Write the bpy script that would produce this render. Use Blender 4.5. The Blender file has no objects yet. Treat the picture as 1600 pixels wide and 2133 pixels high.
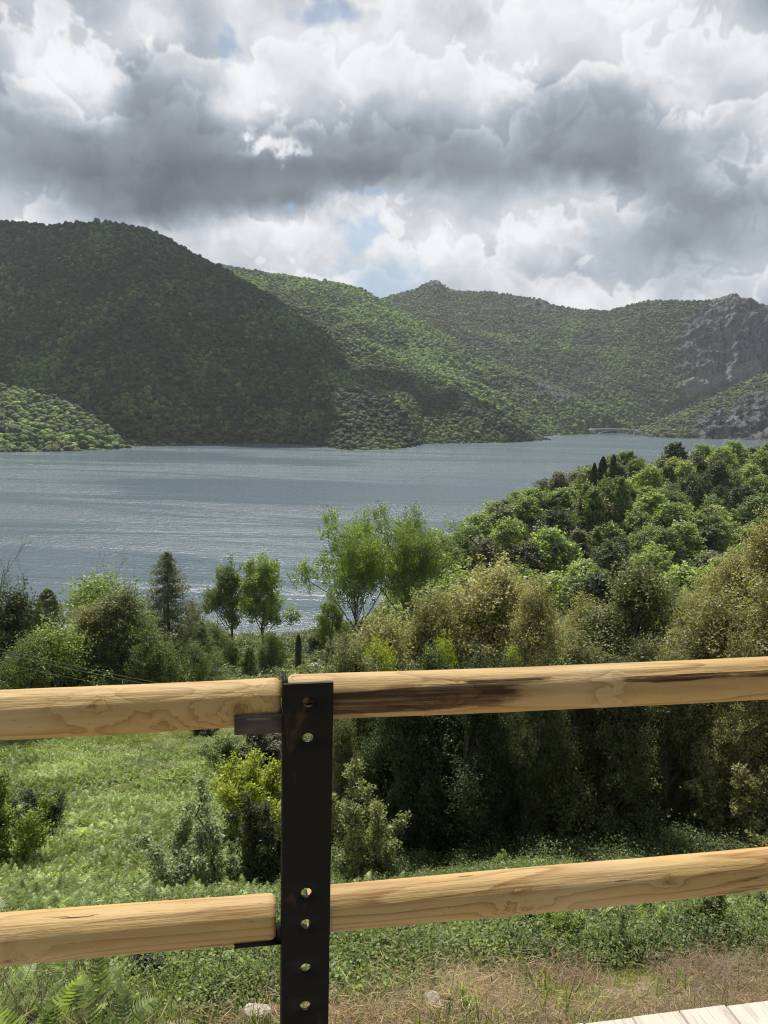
import bpy, math, numpy as np
from mathutils import Vector, Matrix, Euler

SC = bpy.context.scene
COL = SC.collection
R = math.radians
RS = np.random.default_rng(11)

# ------------------------------------------------------------------ camera
W0, H0, F0 = 1600.0, 2133.0, 1602.0
CAM = np.array([0.0, 0.0, 50.0])
PITCH, ROLL = R(8.22), R(1.385)
_f = np.array([0, math.cos(PITCH), -math.sin(PITCH)])
_r0 = np.array([1.0, 0, 0]); _u0 = np.array([0, math.sin(PITCH), math.cos(PITCH)])
_r = math.cos(ROLL)*_r0 + math.sin(ROLL)*_u0
_u = -math.sin(ROLL)*_r0 + math.cos(ROLL)*_u0
def ray(px, py):
    return _r*((px-W0/2)/F0) + _u*((H0/2-py)/F0) + _f
def at_y(px, py, y):            # point on the sight line at forward distance y
    d = ray(px, py); return CAM + d*(y/d[1])
def at_z(px, py, z):            # point on the sight line at height z
    d = ray(px, py); return CAM + d*((z-CAM[2])/d[2])
def proj(p):
    q = np.asarray(p, float)-CAM
    z = q@_f
    return W0/2+F0*(q@_r)/z, H0/2-F0*(q@_u)/z, z
cam = bpy.data.cameras.new('camera'); camo = bpy.data.objects.new('camera', cam); COL.objects.link(camo)
cam.sensor_fit = 'VERTICAL'; cam.sensor_height = 24; cam.lens = 24*F0/H0
cam.clip_start = 0.05; cam.clip_end = 20000
M = Matrix.Identity(4)
for i in range(3):
    M[i][0] = _r[i]; M[i][1] = _u[i]; M[i][2] = -_f[i]; M[i][3] = CAM[i]
camo.matrix_world = M
SC.camera = camo

# ------------------------------------------------------------------ helpers
def tag(o, label=None, cat=None, group=None, kind=None):
    if label: o['label'] = label
    if cat: o['category'] = cat
    if group: o['group'] = group
    if kind: o['kind'] = kind
    return o
def empty(name, loc, rz=0):
    o = bpy.data.objects.new(name, None); COL.objects.link(o)
    o.location = loc; o.rotation_euler = (0, 0, rz); o.empty_display_size = 0.3
    return o
def link(name, me, mat=None, parent=None):
    o = bpy.data.objects.new(name, me); COL.objects.link(o)
    if mat is not None and not me.materials: me.materials.append(mat)
    if parent: o.parent = parent
    return o
def mesh_np(name, V, F, smooth=False, attrs=None):
    """V (n,3); F (m,4) or (m,3) int array or list of arrays"""
    me = bpy.data.meshes.new(name)
    Fs = F if isinstance(F, list) else [F]
    Fs = [np.asarray(f, np.int32) for f in Fs if len(f)]
    V = np.asarray(V, np.float32)
    me.vertices.add(len(V)); me.vertices.foreach_set('co', V.ravel())
    li = np.concatenate([f.ravel() for f in Fs])
    tot = np.concatenate([np.full(len(f), f.shape[1], np.int32) for f in Fs])
    st = np.concatenate([[0], np.cumsum(tot)[:-1]]).astype(np.int32)
    me.loops.add(len(li)); me.loops.foreach_set('vertex_index', li)
    me.polygons.add(len(tot)); me.polygons.foreach_set('loop_start', st)
    try: me.polygons.foreach_set('loop_total', tot)
    except Exception: pass
    if smooth: me.polygons.foreach_set('use_smooth', np.ones(len(tot), bool))
    for k, (dom, arr) in (attrs or {}).items():
        arr = np.asarray(arr, np.float32)
        if arr.ndim == 1:
            a = me.attributes.new(k, 'FLOAT', dom); a.data.foreach_set('value', arr)
        else:
            a = me.attributes.new(k, 'FLOAT_VECTOR', dom); a.data.foreach_set('vector', arr.ravel())
    me.update(calc_edges=True)
    return me

def _hash(ix, iy, iz, seed):
    n = (ix*73856093) ^ (iy*19349663) ^ (iz*83492791) ^ (seed*2654435)
    n = n & 0xffffffff
    n = ((n ^ (n >> 13))*1274126177) & 0xffffffff
    n = ((n ^ (n >> 15))*2246822519) & 0xffffffff
    return ((n ^ (n >> 16)) & 0xffff)/65535.0
def vnoise(x, y, z=0.0, seed=0):
    x = np.asarray(x, float); y = np.asarray(y, float); z = np.asarray(z, float)+0*x
    ix = np.floor(x).astype(np.int64); iy = np.floor(y).astype(np.int64); iz = np.floor(z).astype(np.int64)
    fx = x-ix; fy = y-iy; fz = z-iz
    fx = fx*fx*(3-2*fx); fy = fy*fy*(3-2*fy); fz = fz*fz*(3-2*fz)
    def c(a, b, d): return _hash(ix+a, iy+b, iz+d, seed)
    l = lambda a, b, t: a+(b-a)*t
    return l(l(l(c(0,0,0), c(1,0,0), fx), l(c(0,1,0), c(1,1,0), fx), fy),
             l(l(c(0,0,1), c(1,0,1), fx), l(c(0,1,1), c(1,1,1), fx), fy), fz)
def fbm(x, y, z=0.0, oc=4, seed=0, g=0.5):
    s = 0; a = 1; t = 0
    for k in range(oc):
        s = s+a*vnoise(np.asarray(x)*2**k+17.3*k, np.asarray(y)*2**k+9.1*k, np.asarray(z)*2**k, seed+k); t += a; a *= g
    return s/t
def ridged(x, y, z=0.0, oc=4, seed=0):
    s = 0; a = 1; t = 0
    for k in range(oc):
        s = s+a*(1-np.abs(2*vnoise(np.asarray(x)*2**k+5.3*k, np.asarray(y)*2**k+3.1*k, np.asarray(z)*2**k, seed+k)-1)); t += a; a *= 0.5
    return s/t
def sstep(a, b, x):
    t = np.clip((np.asarray(x, float)-a)/(b-a), 0, 1); return t*t*(3-2*t)
def unit(v): return v/np.maximum(np.linalg.norm(v, axis=-1, keepdims=True), 1e-9)
def rand_dir(n, rng):
    return unit(rng.normal(size=(n, 3)))

# ------------------------------------------------------------------ material helpers
class NT:
    def __init__(s, tree): s.t = tree; s.t.nodes.clear()
    def n(s, typ, ins=None, **kw):
        nd = s.t.nodes.new(typ)
        for k, v in kw.items(): setattr(nd, k, v)
        for k, v in (ins or {}).items(): s.set(nd.inputs[k], v)
        return nd
    def set(s, sock, v):
        if isinstance(v, bpy.types.NodeSocket): s.t.links.new(v, sock)
        else: sock.default_value = v
    def math(s, op, a, b=0.0, c=0.0, clamp=False):
        nd = s.t.nodes.new('ShaderNodeMath'); nd.operation = op; nd.use_clamp = clamp
        s.set(nd.inputs[0], a); s.set(nd.inputs[1], b); s.set(nd.inputs[2], c)
        return nd.outputs[0]
    def vmath(s, op, a, b=None, c=None, out=0):
        nd = s.t.nodes.new('ShaderNodeVectorMath'); nd.operation = op
        s.set(nd.inputs[0], a)
        if b is not None: s.set(nd.inputs[1], b)
        if c is not None: s.set(nd.inputs[2], c)
        return nd.outputs[out]
    def noise(s, vec, scale, detail=3, rough=0.5, dist=0.0, out=0):
        nd = s.n('ShaderNodeTexNoise', {'Scale': scale, 'Detail': detail, 'Roughness': rough, 'Distortion': dist})
        if vec is not None: s.set(nd.inputs['Vector'], vec)
        return nd.outputs[out]
    def ramp(s, fac, stops, interp='LINEAR'):
        nd = s.t.nodes.new('ShaderNodeValToRGB'); e = nd.color_ramp.elements; nd.color_ramp.interpolation = interp
        while len(e) < len(stops): e.new(0.5)
        for i, (p, c) in enumerate(stops):
            e[i].position = p
            e[i].color = (c, c, c, 1) if not hasattr(c, '__len__') else (*c[:3], 1)
        s.set(nd.inputs[0], fac); return nd.outputs[0]
    def mix(s, fac, a, b, mode='MIX'):
        nd = s.t.nodes.new('ShaderNodeMix'); nd.data_type = 'RGBA'; nd.blend_type = mode
        f = lambda v: (*v, 1) if isinstance(v, tuple) and len(v) == 3 else v
        s.set(nd.inputs[0], fac); s.set(nd.inputs[6], f(a)); s.set(nd.inputs[7], f(b)); return nd.outputs[2]
    def remap(s, v, a, b, c=0.0, d=1.0, smooth=False):
        nd = s.t.nodes.new('ShaderNodeMapRange')
        if smooth: nd.interpolation_type = 'SMOOTHSTEP'
        for i, x in enumerate((v, a, b, c, d)): s.set(nd.inputs[i], x)
        return nd.outputs[0]
def newmat(name):
    m = bpy.data.materials.new(name); m.use_nodes = True
    return m, NT(m.node_tree)

def leaf_material(name, instanced=False, transl=0.42, spec=0.35, rough=0.5, vrange=(0.55, 1.55)):
    m, t = newmat(name)
    if instanced:
        a = t.n('ShaderNodeAttribute', attribute_type='INSTANCER', attribute_name='tint'); col = a.outputs['Vector']
    else:
        a = t.n('ShaderNodeObjectInfo'); col = a.outputs['Color']
    v = t.n('ShaderNodeAttribute', attribute_type='GEOMETRY', attribute_name='v').outputs['Fac']
    k = t.remap(v, 0, 1, vrange[0], vrange[1])
    col2 = t.vmath('SCALE', col); t.set(col2.node.inputs['Scale'], k)
    warm = t.vmath('MULTIPLY', col2, (1.20, 1.10, 0.80))
    c = t.mix(t.math('POWER', v, 2.0), col2, warm)
    p = t.n('ShaderNodeBsdfPrincipled', {'Base Color': c, 'Roughness': rough, 'Specular IOR Level': spec})
    tr = t.n('ShaderNodeBsdfTranslucent', {'Color': t.vmath('MULTIPLY', c, (1.15, 1.25, 0.6))})
    mx = t.n('ShaderNodeMixShader', {0: transl, 1: p.outputs[0], 2: tr.outputs[0]})
    o = t.n('ShaderNodeOutputMaterial', {'Surface': mx.outputs[0]})
    return m
LEAF = leaf_material('leaf')
LEAF_I = leaf_material('leaf_scattered', True)
LEAF_FAR = leaf_material('leaf_distant', True, transl=0.2, spec=0.2, rough=0.7, vrange=(0.6, 1.4))

def bark_material():
    m, t = newmat('bark')
    tc = t.n('ShaderNodeTexCoord').outputs['Object']
    n = t.noise(t.vmath('MULTIPLY', tc, (9, 9, 2)), 1.0, 5, 0.6)
    c = t.ramp(n, [(0.3, (0.05, 0.042, 0.035)), (0.7, (0.19, 0.17, 0.145))])
    b = t.n('ShaderNodeBump', {'Height': n, 'Strength': 0.6, 'Distance': 0.04})
    p = t.n('ShaderNodeBsdfPrincipled', {'Base Color': c, 'Roughness': 0.9, 'Normal': b.outputs[0]})
    t.n('ShaderNodeOutputMaterial', {'Surface': p.outputs[0]})
    return m
BARK = bark_material()

# ------------------------------------------------------------------ near terrain
_PY = np.array([-300, -60, -12, -4, 0, 3, 6, 14, 25, 40, 60, 90, 120, 150, 165, 220, 400, 6000], float)
_PZ = np.array([120, 66, 50.5, 48.3, 47.6, 46.6, 44.7, 40.2, 33.6, 28.5, 23.2, 16.5, 9.0, 1.6, -1.2, -7, -14, -20], float)
def _prof(y):
    return sum(np.interp(y+o, _PY, _PZ) for o in (-2, -1, 0, 1, 2))/5
_PEN = np.array([(-2, 168, -2), (22, 190, 7), (62, 245, 17), (110, 315, 22.5), (170, 345, 26), (260, 350, 36), (420, 330, 60), (700, 300, 90)], float)
def _pen(x, y):
    best = np.full(np.shape(x), -1e9)
    for a, b in zip(_PEN[:-1], _PEN[1:]):
        ab = b[:2]-a[:2]; L2 = ab@ab
        s = np.clip(((x-a[0])*ab[0]+(y-a[1])*ab[1])/L2, 0, 1)
        qx = a[0]+s*ab[0]; qy = a[1]+s*ab[1]; z = a[2]+s*(b[2]-a[2])
        d = np.hypot(x-qx, y-qy)
        far = (ab[0]*(y-a[1])-ab[1]*(x-a[0])) > 0
        k = np.where(far, 0.75, 0.30)
        best = np.maximum(best, z-k*d*d/(d+18))
    return best
def ground(x, y):
    x = np.asarray(x, float); y = np.asarray(y, float)
    h = _prof(y-0.18*x*sstep(0, 30, y)*sstep(200, 60, y)*(x < 0))
    rise = 0.30*np.maximum(0, x-1.5)*sstep(10, 30, y)*sstep(170, 75, y)
    h = h+np.minimum(rise, 40)
    h = h+np.maximum(0, x-60)*0.5*sstep(150, 60, y)
    left = np.maximum(0, -x-60)*0.25*sstep(160, 80, y)
    h = h+left
    p = _pen(x, y)
    k = 3.0
    m = np.maximum(h, p)
    h = m+k*np.log(np.exp((h-m)/k)+np.exp((p-m)/k))-k*np.log(2)*np.exp(-np.abs(h-p)/k)*0
    amp = sstep(2, 12, y)*sstep(400, 200, y)
    h = h+amp*(1.5*(fbm(x/7, y/7, 0, 3, 3)-0.5)+0.25*(fbm(x/1.6, y/1.6, 0, 3, 5)-0.5))
    return h
def hit(px, py):
    d = ray(px, py); t = 2.0
    for _ in range(4000):
        p = CAM+d*t
        if p[2] <= float(ground(p[0], p[1])): return p
        t *= 1.004
    return p

# the mown dry clearing on the bank beside the deck
def dryness(px, py):
    edge = np.interp(px, [300, 430, 560, 690, 800, 1000, 1150, 1300, 1450, 1700], [2260, 2150, 2110, 2085, 2060, 2025, 2005, 1990, 1965, 1935])
    wob = 70*(fbm(np.asarray(px)/70, np.asarray(py)/26, 0, 3, 91)-.5)+40*(fbm(np.asarray(px)/22, np.asarray(py)/10, 0, 2, 92)-.5)
    return sstep(-22, 22, py-edge+wob)
def axis_coords(lo, hi, centre, d0, growth):
    out = [centre]; d = d0
    while out[-1] < hi: out.append(out[-1]+d); d *= growth
    neg = [centre]; d = d0
    while neg[-1] > lo: neg.append(neg[-1]-d); d *= growth
    return np.array(sorted(set(neg[1:]+out)))
def grid_faces(nr, nc):
    i = np.arange(nr-1)[:, None]*nc+np.arange(nc-1)[None, :]
    return np.stack([i, i+1, i+nc+1, i+nc], -1).reshape(-1, 4)
def build_ground():
    xs = axis_coords(-2300, 2300, 0.0, 0.28, 1.022)
    ys = axis_coords(-200, 2900, 8.0, 0.28, 1.022)
    X, Y = np.meshgrid(xs, ys)
    Z = ground(X, Y)
    V = np.stack([X, Y, Z], -1).reshape(-1, 3)
    q = V-CAM; z = np.maximum(q@_f, .3)
    dry = dryness(W0/2+F0*(q@_r)/z, H0/2-F0*(q@_u)/z)*(Y.ravel() < 22)*(Y.ravel() > -2)
    me = mesh_np('ground', V, grid_faces(len(ys), len(xs)), True, {'dry': ('POINT', dry)})
    m, t = newmat('soil_and_grass')
    P = t.n('ShaderNodeNewGeometry').outputs['Position']
    sx = t.n('ShaderNodeSeparateXYZ', {0: P})
    big = t.noise(P, 0.18, 4, 0.55); mid = t.noise(P, 1.1, 5, 0.6); fine = t.noise(P, 9.0, 6, 0.7)
    straw = t.ramp(fine, [(0.25, (0.11, 0.078, 0.05)), (0.5, (0.25, 0.185, 0.125)), (0.72, (0.40, 0.315, 0.225))])
    soil = t.ramp(t.noise(P, 14, 5, 0.7), [(0.3, (0.05, 0.035, 0.022)), (0.7, (0.17, 0.115, 0.07))])
    brown = t.mix(t.remap(mid, 0.45, 0.62, 0, 1), straw, soil)
    green = t.ramp(fine, [(0.25, (0.035, 0.045, 0.02)), (0.6, (0.085, 0.11, 0.042)), (0.8, (0.15, 0.175, 0.075))])
    green = t.mix(t.remap(t.noise(P, 0.5, 4, .6), .45, .6, 0, .6), green, soil)
    dry = t.math('MULTIPLY', t.n('ShaderNodeAttribute', attribute_name='dry').outputs['Fac'], t.remap(t.math('ADD', t.math('MULTIPLY', big, 0.6), t.math('MULTIPLY', mid, 0.4)), 0.40, 0.52, 0.1, 1.0, True))
    c = t.mix(dry, green, brown)
    bp = t.n('ShaderNodeBump', {'Height': t.math('ADD', fine, mid), 'Strength': 0.8, 'Distance': 0.06})
    p = t.n('ShaderNodeBsdfPrincipled', {'Base Color': c, 'Roughness': 0.95, 'Specular IOR Level': 0.15, 'Normal': bp.outputs[0]})
    t.n('ShaderNodeOutputMaterial', {'Surface': p.outputs[0]})
    o = link('ground', me, m); tag(o, kind='structure')
    return o
build_ground()

# ------------------------------------------------------------------ lake
def build_lake():
    xs = np.linspace(-1500, 1500, 61); ys = np.linspace(60, 2100, 61)
    X, Y = np.meshgrid(xs, ys)
    me = mesh_np('lake_water', np.stack([X, Y, 0*X], -1).reshape(-1, 3), grid_faces(61, 61), True)
    m, t = newmat('lake_water')
    P = t.n('ShaderNodeNewGeometry').outputs['Position']
    Pw = t.vmath('MULTIPLY', P, (0.55, 1.0, 1.0))
    n1 = t.noise(Pw, 0.55, 3, 0.6, 0.4); n2 = t.noise(Pw, 2.0, 3, 0.6); n3 = t.noise(Pw, 0.09, 2, 0.5)
    streak = t.noise(t.vmath('MULTIPLY', P, (0.0026, 0.013, 1)), 1.0, 5, 0.6, 0.8)
    wind = t.remap(streak, 0.40, 0.64, 0.35, 1.6, True)
    h = t.math('ADD', t.math('MULTIPLY', n1, 1.0), t.math('ADD', t.math('MULTIPLY', n2, 0.33), t.math('MULTIPLY', n3, 0.7)))
    bp = t.n('ShaderNodeBump', {'Height': t.math('MULTIPLY', h, wind), 'Strength': 1.0, 'Distance': 0.75})
    p = t.n('ShaderNodeBsdfPrincipled', {'Base Color': (0.080, 0.112, 0.138, 1), 'Roughness': 0.2, 'IOR': 1.33, 'Specular IOR Level': 0.5, 'Normal': bp.outputs[0]})
    t.n('ShaderNodeOutputMaterial', {'Surface': p.outputs[0]})
    tag(link('lake_water', me, m), kind='structure')
build_lake()

# ------------------------------------------------------------------ far hills
def scree_mat(name, rock_lo, rock_hi):
    m, t = newmat(name)
    P = t.n('ShaderNodeNewGeometry').outputs['Position']
    rk = t.n('ShaderNodeAttribute', attribute_name='rock').outputs['Fac']
    pale = t.n('ShaderNodeAttribute', attribute_name='pale').outputs['Fac']
    n = t.noise(t.vmath('MULTIPLY', P, (1.5, 1, 0.45)), 0.05, 8, 0.70, 1.2)
    n2 = t.noise(P, 0.22, 5, 0.65)
    rock = t.ramp(n, [(0.40, rock_lo), (0.57, rock_hi)])  # colour contrast painted in, darkening hollows that the light leaves flat
    rock = t.mix(t.remap(n2, 0.5, 0.62, 0, 0.45), rock, (0.045, 0.058, 0.035))
    rock = t.mix(pale, rock, t.ramp(n2, [(0.3, (0.20, 0.195, 0.18)), (0.7, (0.37, 0.36, 0.33))]))
    grn = t.ramp(n2, [(0.3, (0.050, 0.064, 0.030)), (0.7, (0.090, 0.108, 0.046))])
    c = t.mix(rk, grn, rock)
    bp = t.n('ShaderNodeBump', {'Height': t.math('ADD', n, t.math('MULTIPLY', n2, 0.35)), 'Strength': 1.0, 'Distance': 14.0})
    p = t.n('ShaderNodeBsdfPrincipled', {'Base Color': c, 'Roughness': 0.95, 'Specular IOR Level': 0.1, 'Normal': bp.outputs[0]})
    t.n('ShaderNodeOutputMaterial', {'Surface': p.outputs[0]})
    return m
HILLMAT = scree_mat('hillside', (0.022, 0.024, 0.027), (0.215, 0.218, 0.224))

def smooth1(a, k):
    if k < 1: return a
    ker = np.hanning(2*k+3)[1:-1]; ker /= ker.sum()
    pad = len(ker)//2
    return np.convolve(np.pad(a, pad, mode='edge'), ker, 'valid')
FOREST = {}
def hill(name, tab, ncol, nrow, amp, gl, seed, lower, rockfn=None, prof=1.0, dens=1/25., tint=None, size=(2.2, 3.7), craggy=9.0):
    """tab rows: px, ridge py, ridge forward distance, shore py.  A spur from its shoreline up to its crest and down its back."""
    tab = np.array(tab, float)
    px = np.linspace(tab[0, 0], tab[-1, 0], ncol)
    k = max(1, ncol//130)
    rp = smooth1(np.interp(px, tab[:, 0], tab[:, 1]), k)
    rd = smooth1(np.interp(px, tab[:, 0], tab[:, 2]), k*3)
    bp_ = smooth1(np.interp(px, tab[:, 0], tab[:, 3]), k)
    B = np.array([at_z(a, b, -1.0) for a, b in zip(px, bp_)])
    Rr = np.array([at_y(a, b, d) for a, b, d in zip(px, rp, rd)])
    Rr[:, 2] -= lower
    Rr[:, 2] = np.maximum(Rr[:, 2], 0.5)
    ts = np.concatenate([[-0.06], np.linspace(0, 1, nrow), 1+np.linspace(0.05, 0.7, 10)])
    V = np.zeros((len(ts), ncol, 3)); 
    for i, tt in enumerate(ts):
        if tt <= 1:
            V[i] = B+(Rr-B)*tt
            f = np.sign(tt)*abs(tt)**prof
            V[i, :, 2] = B[:, 2]+(Rr[:, 2]-B[:, 2])*(f if tt > 0 else 0)-(5 if tt < 0 else 0)
        else:
            V[i] = Rr+(Rr-B)*(tt-1); V[i, :, 2] = Rr[:, 2]-(Rr[:, 2]-B[:, 2]+20)*(tt-1)*1.3
    T = np.clip(ts, 0, 1)[:, None]
    env = np.sin(np.pi*np.clip(T, 0, 1))**0.7
    g = ridged(V[..., 0]/gl, V[..., 1]/gl, V[..., 2]/(gl*2.5), 4, seed)-0.55
    g2 = fbm(V[..., 0]/30, V[..., 1]/30, V[..., 2]/30, 3, seed+9)-0.5
    PX = np.repeat(px[None], len(ts), 0)
    rock = np.zeros_like(g); pale = np.zeros_like(g)
    PY = np.zeros_like(g)
    for i in range(len(ts)):
        q = V[i]-CAM; z = q@_f; PY[i] = H0/2-F0*(q@_u)/z
    if rockfn:
        rock, pale = rockfn(PX, PY, V)
    V[..., 2] += env*(amp*g+0.12*amp*g2)
    cr = ridged(V[..., 0]/26, V[..., 1]/26, V[..., 2]/40, 4, seed+3)-0.55
    cr = cr+.8*(ridged(V[..., 0]/70+V[..., 2]/90, V[..., 1]/70, V[..., 2]/150, 3, seed+4)-.55)
    cr = cr+.42*(ridged(V[..., 0]/9+V[..., 2]/14, V[..., 1]/12, V[..., 2]/26, 3, seed+6)-.55)
    V[..., 1] -= rock*craggy*cr*1.6*np.minimum(1, env+0.35); V[..., 2] += rock*craggy*cr*np.minimum(1, env+0.25)
    F = grid_faces(len(ts), ncol)
    me = mesh_np(name, V.reshape(-1, 3), F, True, {'rock': ('POINT', rock.ravel()), 'pale': ('POINT', pale.ravel())})
    tag(link(name, me, HILLMAT), kind='structure')
    # forest points on the slope
    Vf = V.reshape(-1, 3); rf = rock.ravel()
    keep = (np.arange(len(F))//(ncol-1)) < nrow+3
    Fk = F[keep]
    a, b, c, d = (Vf[Fk[:, j]] for j in range(4))
    area = 0.5*np.linalg.norm(np.cross(c-a, d-b), axis=1)
    rm = rf[Fk].mean(1)
    lam = area*dens*np.clip(1-1.05*rm, 0.02, 1)
    rng = np.random.default_rng(seed)
    cnt = rng.poisson(lam)
    idx = np.repeat(np.arange(len(Fk)), cnt)
    u = rng.random(len(idx))[:, None]; v = rng.random(len(idx))[:, None]
    P = (a[idx]*(1-u)+b[idx]*u)*(1-v)+(d[idx]*(1-u)+c[idx]*u)*v
    s = rng.uniform(size[0], size[1], len(idx))*rng.choice([0.75, 1, 1, 1.25], len(idx))*(1-0.45*rm[idx])
    P = P[P[:, 2] > 0.3] if False else P
    return dict(P=P, s=s, seed=seed, rock=rm[idx])

# ------------------------------------------------------------------ scatter by geometry nodes (only for stuff)
def scatter(name, P, scl, rot, tint, protos, label, kind='stuff', cat=None):
    me = bpy.data.meshes.new(name); me.vertices.add(len(P)); me.vertices.foreach_set('co', np.asarray(P, np.float32).ravel())
    n = len(P)
    a = me.attributes.new('scl', 'FLOAT_VECTOR', 'POINT'); s = np.asarray(scl, np.float32)
    if s.ndim == 1: s = np.repeat(s[:, None], 3, 1)
    a.data.foreach_set('vector', s.ravel())
    a = me.attributes.new('rot', 'FLOAT_VECTOR', 'POINT'); a.data.foreach_set('vector', np.asarray(rot, np.float32).ravel())
    a = me.attributes.new('tint', 'FLOAT_VECTOR', 'POINT'); a.data.foreach_set('vector', np.asarray(tint, np.float32).ravel())
    a = me.attributes.new('pick', 'INT', 'POINT'); a.data.foreach_set('value', np.random.default_rng(n).integers(0, len(protos), n).astype(np.int32))
    o = bpy.data.objects.new(name, me); COL.objects.link(o)
    c = bpy.data.collections.new(name+'_kinds')
    for p in protos: c.objects.link(bpy.data.objects.new(p.name, p))
    g = bpy.data.node_groups.new(name, 'GeometryNodeTree')
    g.interface.new_socket('Geometry', in_out='INPUT', socket_type='NodeSocketGeometry')
    g.interface.new_socket('Geometry', in_out='OUTPUT', socket_type='NodeSocketGeometry')
    N = g.nodes.new; L = g.links.new
    gi = N('NodeGroupInput'); go = N('NodeGroupOutput')
    ci = N('GeometryNodeCollectionInfo'); ci.inputs[0].default_value = c; ci.inputs[1].default_value = True; ci.inputs[2].default_value = True
    ip = N('GeometryNodeInstanceOnPoints'); ip.inputs['Pick Instance'].default_value = True
    mp = N('GeometryNodeMeshToPoints')
    L(gi.outputs[0], mp.inputs[0]); L(mp.outputs[0], ip.inputs['Points']); L(ci.outputs[0], ip.inputs['Instance'])
    def na(nm, typ):
        k = N('GeometryNodeInputNamedAttribute'); k.data_type = typ; k.inputs[0].default_value = nm; return k.outputs[0]
    L(na('pick', 'INT'), ip.inputs['Instance Index']); L(na('scl', 'FLOAT_VECTOR'), ip.inputs['Scale'])
    e = N('FunctionNodeEulerToRotation'); L(na('rot', 'FLOAT_VECTOR'), e.inputs[0]); L(e.outputs[0], ip.inputs['Rotation'])
    L(ip.outputs[0], go.inputs[0])
    md = o.modifiers.new('scatter', 'NODES'); md.node_group = g
    tag(o, label, cat, kind=kind)
    return o

# ------------------------------------------------------------------ leaf meshes
def leaf_quads(P, N, L, rng, aspect=0.5):
    n = len(P)
    t = unit(np.cross(N, rand_dir(n, rng))); b = np.cross(N, t)
    L = (np.asarray(L)*np.ones(n)*rng.uniform(0.7, 1.3, n))[:, None]
    V = np.stack([P-t*L/2, P+b*L*aspect/2, P+t*L/2, P-b*L*aspect/2], 1).reshape(-1, 3)
    F = np.arange(4*n).reshape(n, 4)
    return V, F
def crown_mesh(name, lobes, n, leaf, per, cr, seed, upbias=0.25, shell=(0.45, 1.05), aspect=0.55, updir=0.35, mat=LEAF, squash=0.8, twig=0.0, lift=0.7):
    rng = np.random.default_rng(seed)
    lobes = np.array(lobes, float)
    w = (lobes[:, 3]*lobes[:, 4]*lobes[:, 5])**(2/3); w /= w.sum()
    nc = max(1, n//per)
    li = rng.choice(len(lobes), nc, p=w)
    u = unit(rand_dir(nc, rng)+np.array([0, 0, upbias]))
    f = rng.uniform(shell[0]**2, shell[1]**2, nc)**0.5
    C = lobes[li, :3]+u*lobes[li, 3:6]*f[:, None]
    cv = rng.random(nc); crr = cr*rng.uniform(0.6, 1.4, nc)
    idx = np.repeat(np.arange(nc), per)
    if twig:                            # leaves strung along a sprig that pokes out of the crown
        dr = unit(u+0.55*rand_dir(nc, rng)+np.array([0, 0, lift])); ln = twig*rng.uniform(.4, 1.3, nc)
        s_ = rng.uniform(-.75, 1.0, len(idx))
        P = C[idx]+dr[idx]*(ln[idx]*s_)[:, None]+rng.normal(size=(len(idx), 3))*(cr*(1.05-.45*s_))[:, None]
    else:
        P = C[idx]+rng.normal(size=(len(idx), 3))*crr[idx][:, None]*np.array([1, 1, squash])*0.6
    N = unit(u[idx]*0.6+rand_dir(len(idx), rng)*0.75+np.array([0, 0, updir]))
    V, F = leaf_quads(P, N, leaf, rng, aspect)
    v = np.clip(0.55*cv[idx]+0.45*rng.random(len(idx)), 0, 1)
    me = mesh_np(name, V, F, False, {'v': ('FACE', v)})
    me.materials.append(mat)
    return me
def tubes(name, paths, sides=6, mat=BARK):
    Vs, Fs, off = [], [], 0
    for pts, rad in paths:
        pts = np.asarray(pts, float); n = len(pts)
        tg = unit(np.gradient(pts, axis=0)); a = np.array([0, 1.0, 0.1]) if abs(tg[0][2]) > 0.8 else np.array([0, 0, 1.0])
        s = unit(np.cross(tg, a)); b = np.cross(tg, s)
        th = np.arange(sides)*2*math.pi/sides
        ring = pts[:, None]+np.asarray(rad)[:, None, None]*(np.cos(th)[None, :, None]*s[:, None]+np.sin(th)[None, :, None]*b[:, None])
        Vs.append(ring.reshape(-1, 3))
        i = np.arange(n-1)[:, None]*sides; j = np.arange(sides)[None]
        k = (j+1) % sides
        Fs.append((np.stack([i+j, i+k, i+sides+k, i+sides+j], -1)+off).reshape(-1, 4)); off += n*sides
    me = mesh_np(name, np.concatenate(Vs), np.concatenate(Fs), True); me.materials.append(mat)
    return me
def limb(a, b, r0, r1, rng, n=6, wob=0.12):
    a = np.asarray(a, float); b = np.asarray(b, float)
    t = np.linspace(0, 1, n)[:, None]
    L = np.linalg.norm(b-a)
    p = a+(b-a)*t+rng.normal(size=(n, 3))*wob*L*0.25*np.sin(np.pi*t)
    p[:, 2] += 0.12*L*(np.sin(np.pi*t[:, 0])*0.5)*(1 if b[2] > a[2] else -1)
    return p, r0+(r1-r0)*t[:, 0]

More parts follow.
